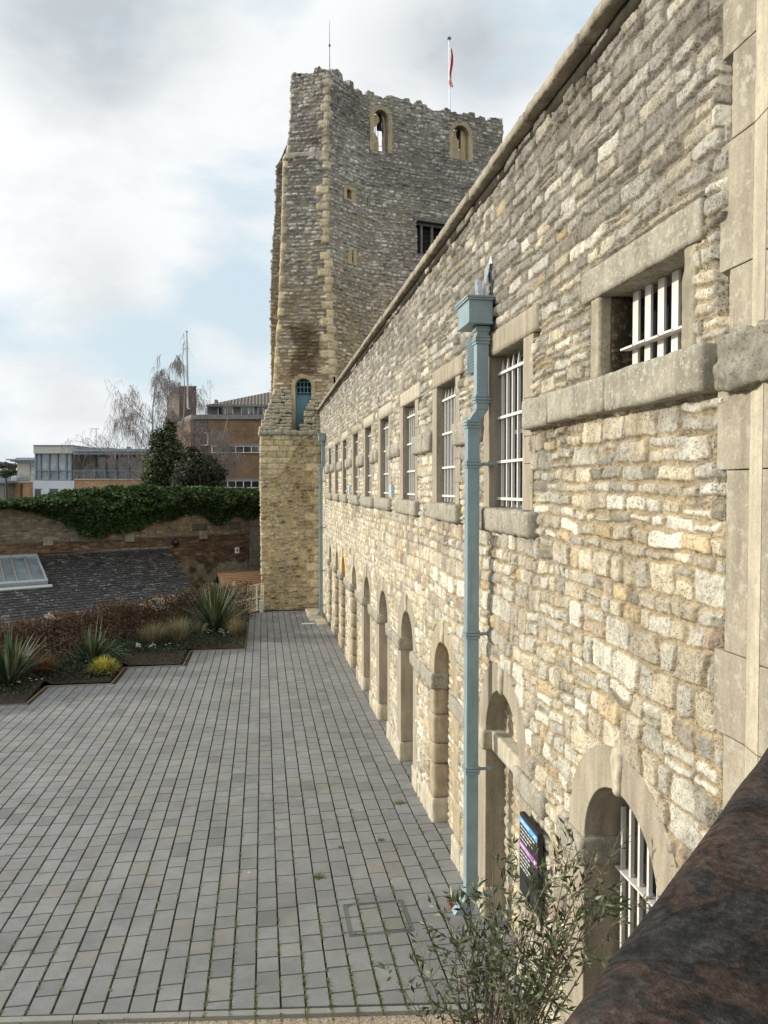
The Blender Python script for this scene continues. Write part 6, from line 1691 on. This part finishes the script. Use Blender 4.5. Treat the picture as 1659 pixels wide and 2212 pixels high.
mb.hexa([[*a[:2], -.2], [*b[:2], -.2], [*(b+w_)[:2], -.2], [*(a+w_)[:2], -.2], [*a[:2], EYE-h-.1], [*b[:2], EYE-h-.1], [*(b+w_)[:2], EYE-h-.1], [*(a+w_)[:2], EYE-h-.1]])
mb.build('wall', mpar, par)

# ================================================================== LIGHT AND SKY
SUN_EL, SUN_AZ = 19.5, 11.0      # azimuth measured from -X towards +Y
sv = Vector((-math.cos(R(SUN_AZ))*math.cos(R(SUN_EL)), math.sin(R(SUN_AZ))*math.cos(R(SUN_EL)), math.sin(R(SUN_EL))))
sd_ = bpy.data.lights.new('sun', 'SUN'); sd_.energy = 4.3; sd_.angle = R(1.2); sd_.color = (1.0, .93, .80)
so_ = bpy.data.objects.new('sun', sd_); link(so_); so_.rotation_euler = sv.to_track_quat('Z', 'Y').to_euler(); so_.location = (-20, 5, 30)
w = bpy.data.worlds.new('World'); scene.world = w; w.use_nodes = True; nt = w.node_tree; nd = nt.nodes; lk = nt.links
bg = nd['Background']; sky = nd.new('ShaderNodeTexSky'); sky.sky_type = 'NISHITA'; sky.sun_disc = False; sky.sun_elevation = R(SUN_EL)
sky.sun_rotation = math.atan2(sv.x, sv.y); sky.air_density = 1.2; sky.dust_density = 1.5; sky.ozone_density = 1.0
tc = nd.new('ShaderNodeTexCoord')
def wmath(op, a, b=0., clamp=False):
    n = nd.new('ShaderNodeMath'); n.operation = op; n.use_clamp = clamp
    for k, q in ((0, a), (1, b)):
        if isinstance(q, bpy.types.NodeSocket): lk.new(q, n.inputs[k])
        else: n.inputs[k].default_value = q
    return n.outputs[0]
def wnoise(scale, detail, rough, sc=(1, 1, 1), loc=(0, 0, 0), dist=0.):
    m = nd.new('ShaderNodeMapping'); m.inputs['Scale'].default_value = sc; m.inputs['Location'].default_value = loc; lk.new(tc.outputs['Generated'], m.inputs['Vector'])
    n = nd.new('ShaderNodeTexNoise'); n.inputs['Scale'].default_value = scale; n.inputs['Detail'].default_value = detail; n.inputs['Roughness'].default_value = rough; n.inputs['Distortion'].default_value = dist
    lk.new(m.outputs[0], n.inputs['Vector']); return n.outputs['Fac']
def wramp(f, lo, hi, a=0., b=1.):
    n = nd.new('ShaderNodeMapRange'); n.interpolation_type = 'SMOOTHSTEP'; n.inputs[1].default_value = lo; n.inputs[2].default_value = hi; n.inputs[3].default_value = a; n.inputs[4].default_value = b
    lk.new(f, n.inputs[0]); return n.outputs[0]
wob = wnoise(5, 4, .6, loc=(3, 1, 2))
def blob(px, py, r, amp, soft=.0):   # a cloud bank in one direction of the sky, r in degrees
    d = ray(px, py); d = d/np.linalg.norm(d)
    n = nd.new('ShaderNodeVectorMath'); n.operation = 'DISTANCE'; lk.new(tc.outputs['Generated'], n.inputs[0]); n.inputs[1].default_value = tuple(d)
    q = wmath('ADD', n.outputs['Value'], wmath('MULTIPLY', wmath('SUBTRACT', wob, .5), R(r)*.9))
    return wramp(q, R(r)*1.25, R(r)*soft, 0, amp)
def wsum(l):
    o = l[0]
    for q in l[1:]: o = wmath('ADD', o, q)
    return o
def wmix(f, a, b):
    n = nd.new('ShaderNodeMix'); n.data_type = 'RGBA'
    for k, q in ((0, f), (6, a), (7, b)):
        if isinstance(q, bpy.types.NodeSocket): lk.new(q, n.inputs[k])
        elif k: n.inputs[k].default_value = (*q, 1)
        else: n.inputs[0].default_value = q
    return n.outputs[2]
base_n = wnoise(3.2, 8, .56, (1, 1, 2.2), (1.3, .2, .7), .3)
cover_ = wmath('ADD', wramp(base_n, .34, .60), wsum([blob(230, 520, 9, .8), blob(70, 300, 10, .6), blob(120, 850, 6, .8), blob(460, 745, 2.6, .9, .3), blob(560, 800, 3, .6), blob(600, 250, 12, .45), blob(850, 60, 9, .6),
    blob(60, 720, 5, -.75), blob(480, 640, 5, -.8), blob(560, 420, 6, -.35), blob(330, 800, 5, -.5), blob(1230, 60, 6, -.35), blob(250, 700, 4, -.7)]), True)
shade = wmath('ADD', wmath('MULTIPLY', wramp(wnoise(5.5, 8, .62, (1, 1, 2.0), (5, 2, .3), .2), .44, .68), .25), wsum([blob(90, -80, 7.5, .8, .1), blob(330, -130, 8.5, .55, .1), blob(1010, 70, 5, .6), blob(850, 120, 4, .28), blob(1070, 150, 4.5, .35), blob(230, 590, 4.0, .34), blob(150, 860, 3.5, .26)]), True)
K = 10.0    # background strength is .1
skyb = wmix(.80, sky.outputs['Color'], (K*.73, K*.87, K*.96))
cl_c = wmix(shade, (K*.93, K*.95, K*.96), (K*.54, K*.59, K*.63))
# thin cloud glows brighter round the sun; unseen half behind camera brightened as fill
def dirn(v):
    n = nd.new('ShaderNodeVectorMath'); n.operation = 'DOT_PRODUCT'; lk.new(tc.outputs['Generated'], n.inputs[0]); n.inputs[1].default_value = tuple(v); return n.outputs['Value']
glow = wmath('ADD', 1.0, wmath('ADD', wmath('MULTIPLY', wramp(dirn(sv), .45, 1.0), .9), wmath('MULTIPLY', wramp(dirn((.1, -1, .25)), -.2, .7), .75)))
gl_ = nd.new('ShaderNodeVectorMath'); gl_.operation = 'SCALE'; lk.new(cl_c, gl_.inputs[0]); lk.new(glow, gl_.inputs['Scale']); cl_c = gl_.outputs[0]
lk.new(wmix(cover_, skyb, cl_c), bg.inputs['Color']); bg.inputs['Strength'].default_value = .1

scene.view_settings.view_transform = 'Standard'; scene.view_settings.look = 'None'; scene.view_settings.exposure = .05; scene.view_settings.gamma = 1
scene.render.resolution_x = 768; scene.render.resolution_y = 1024
scene.cycles.max_bounces = 6
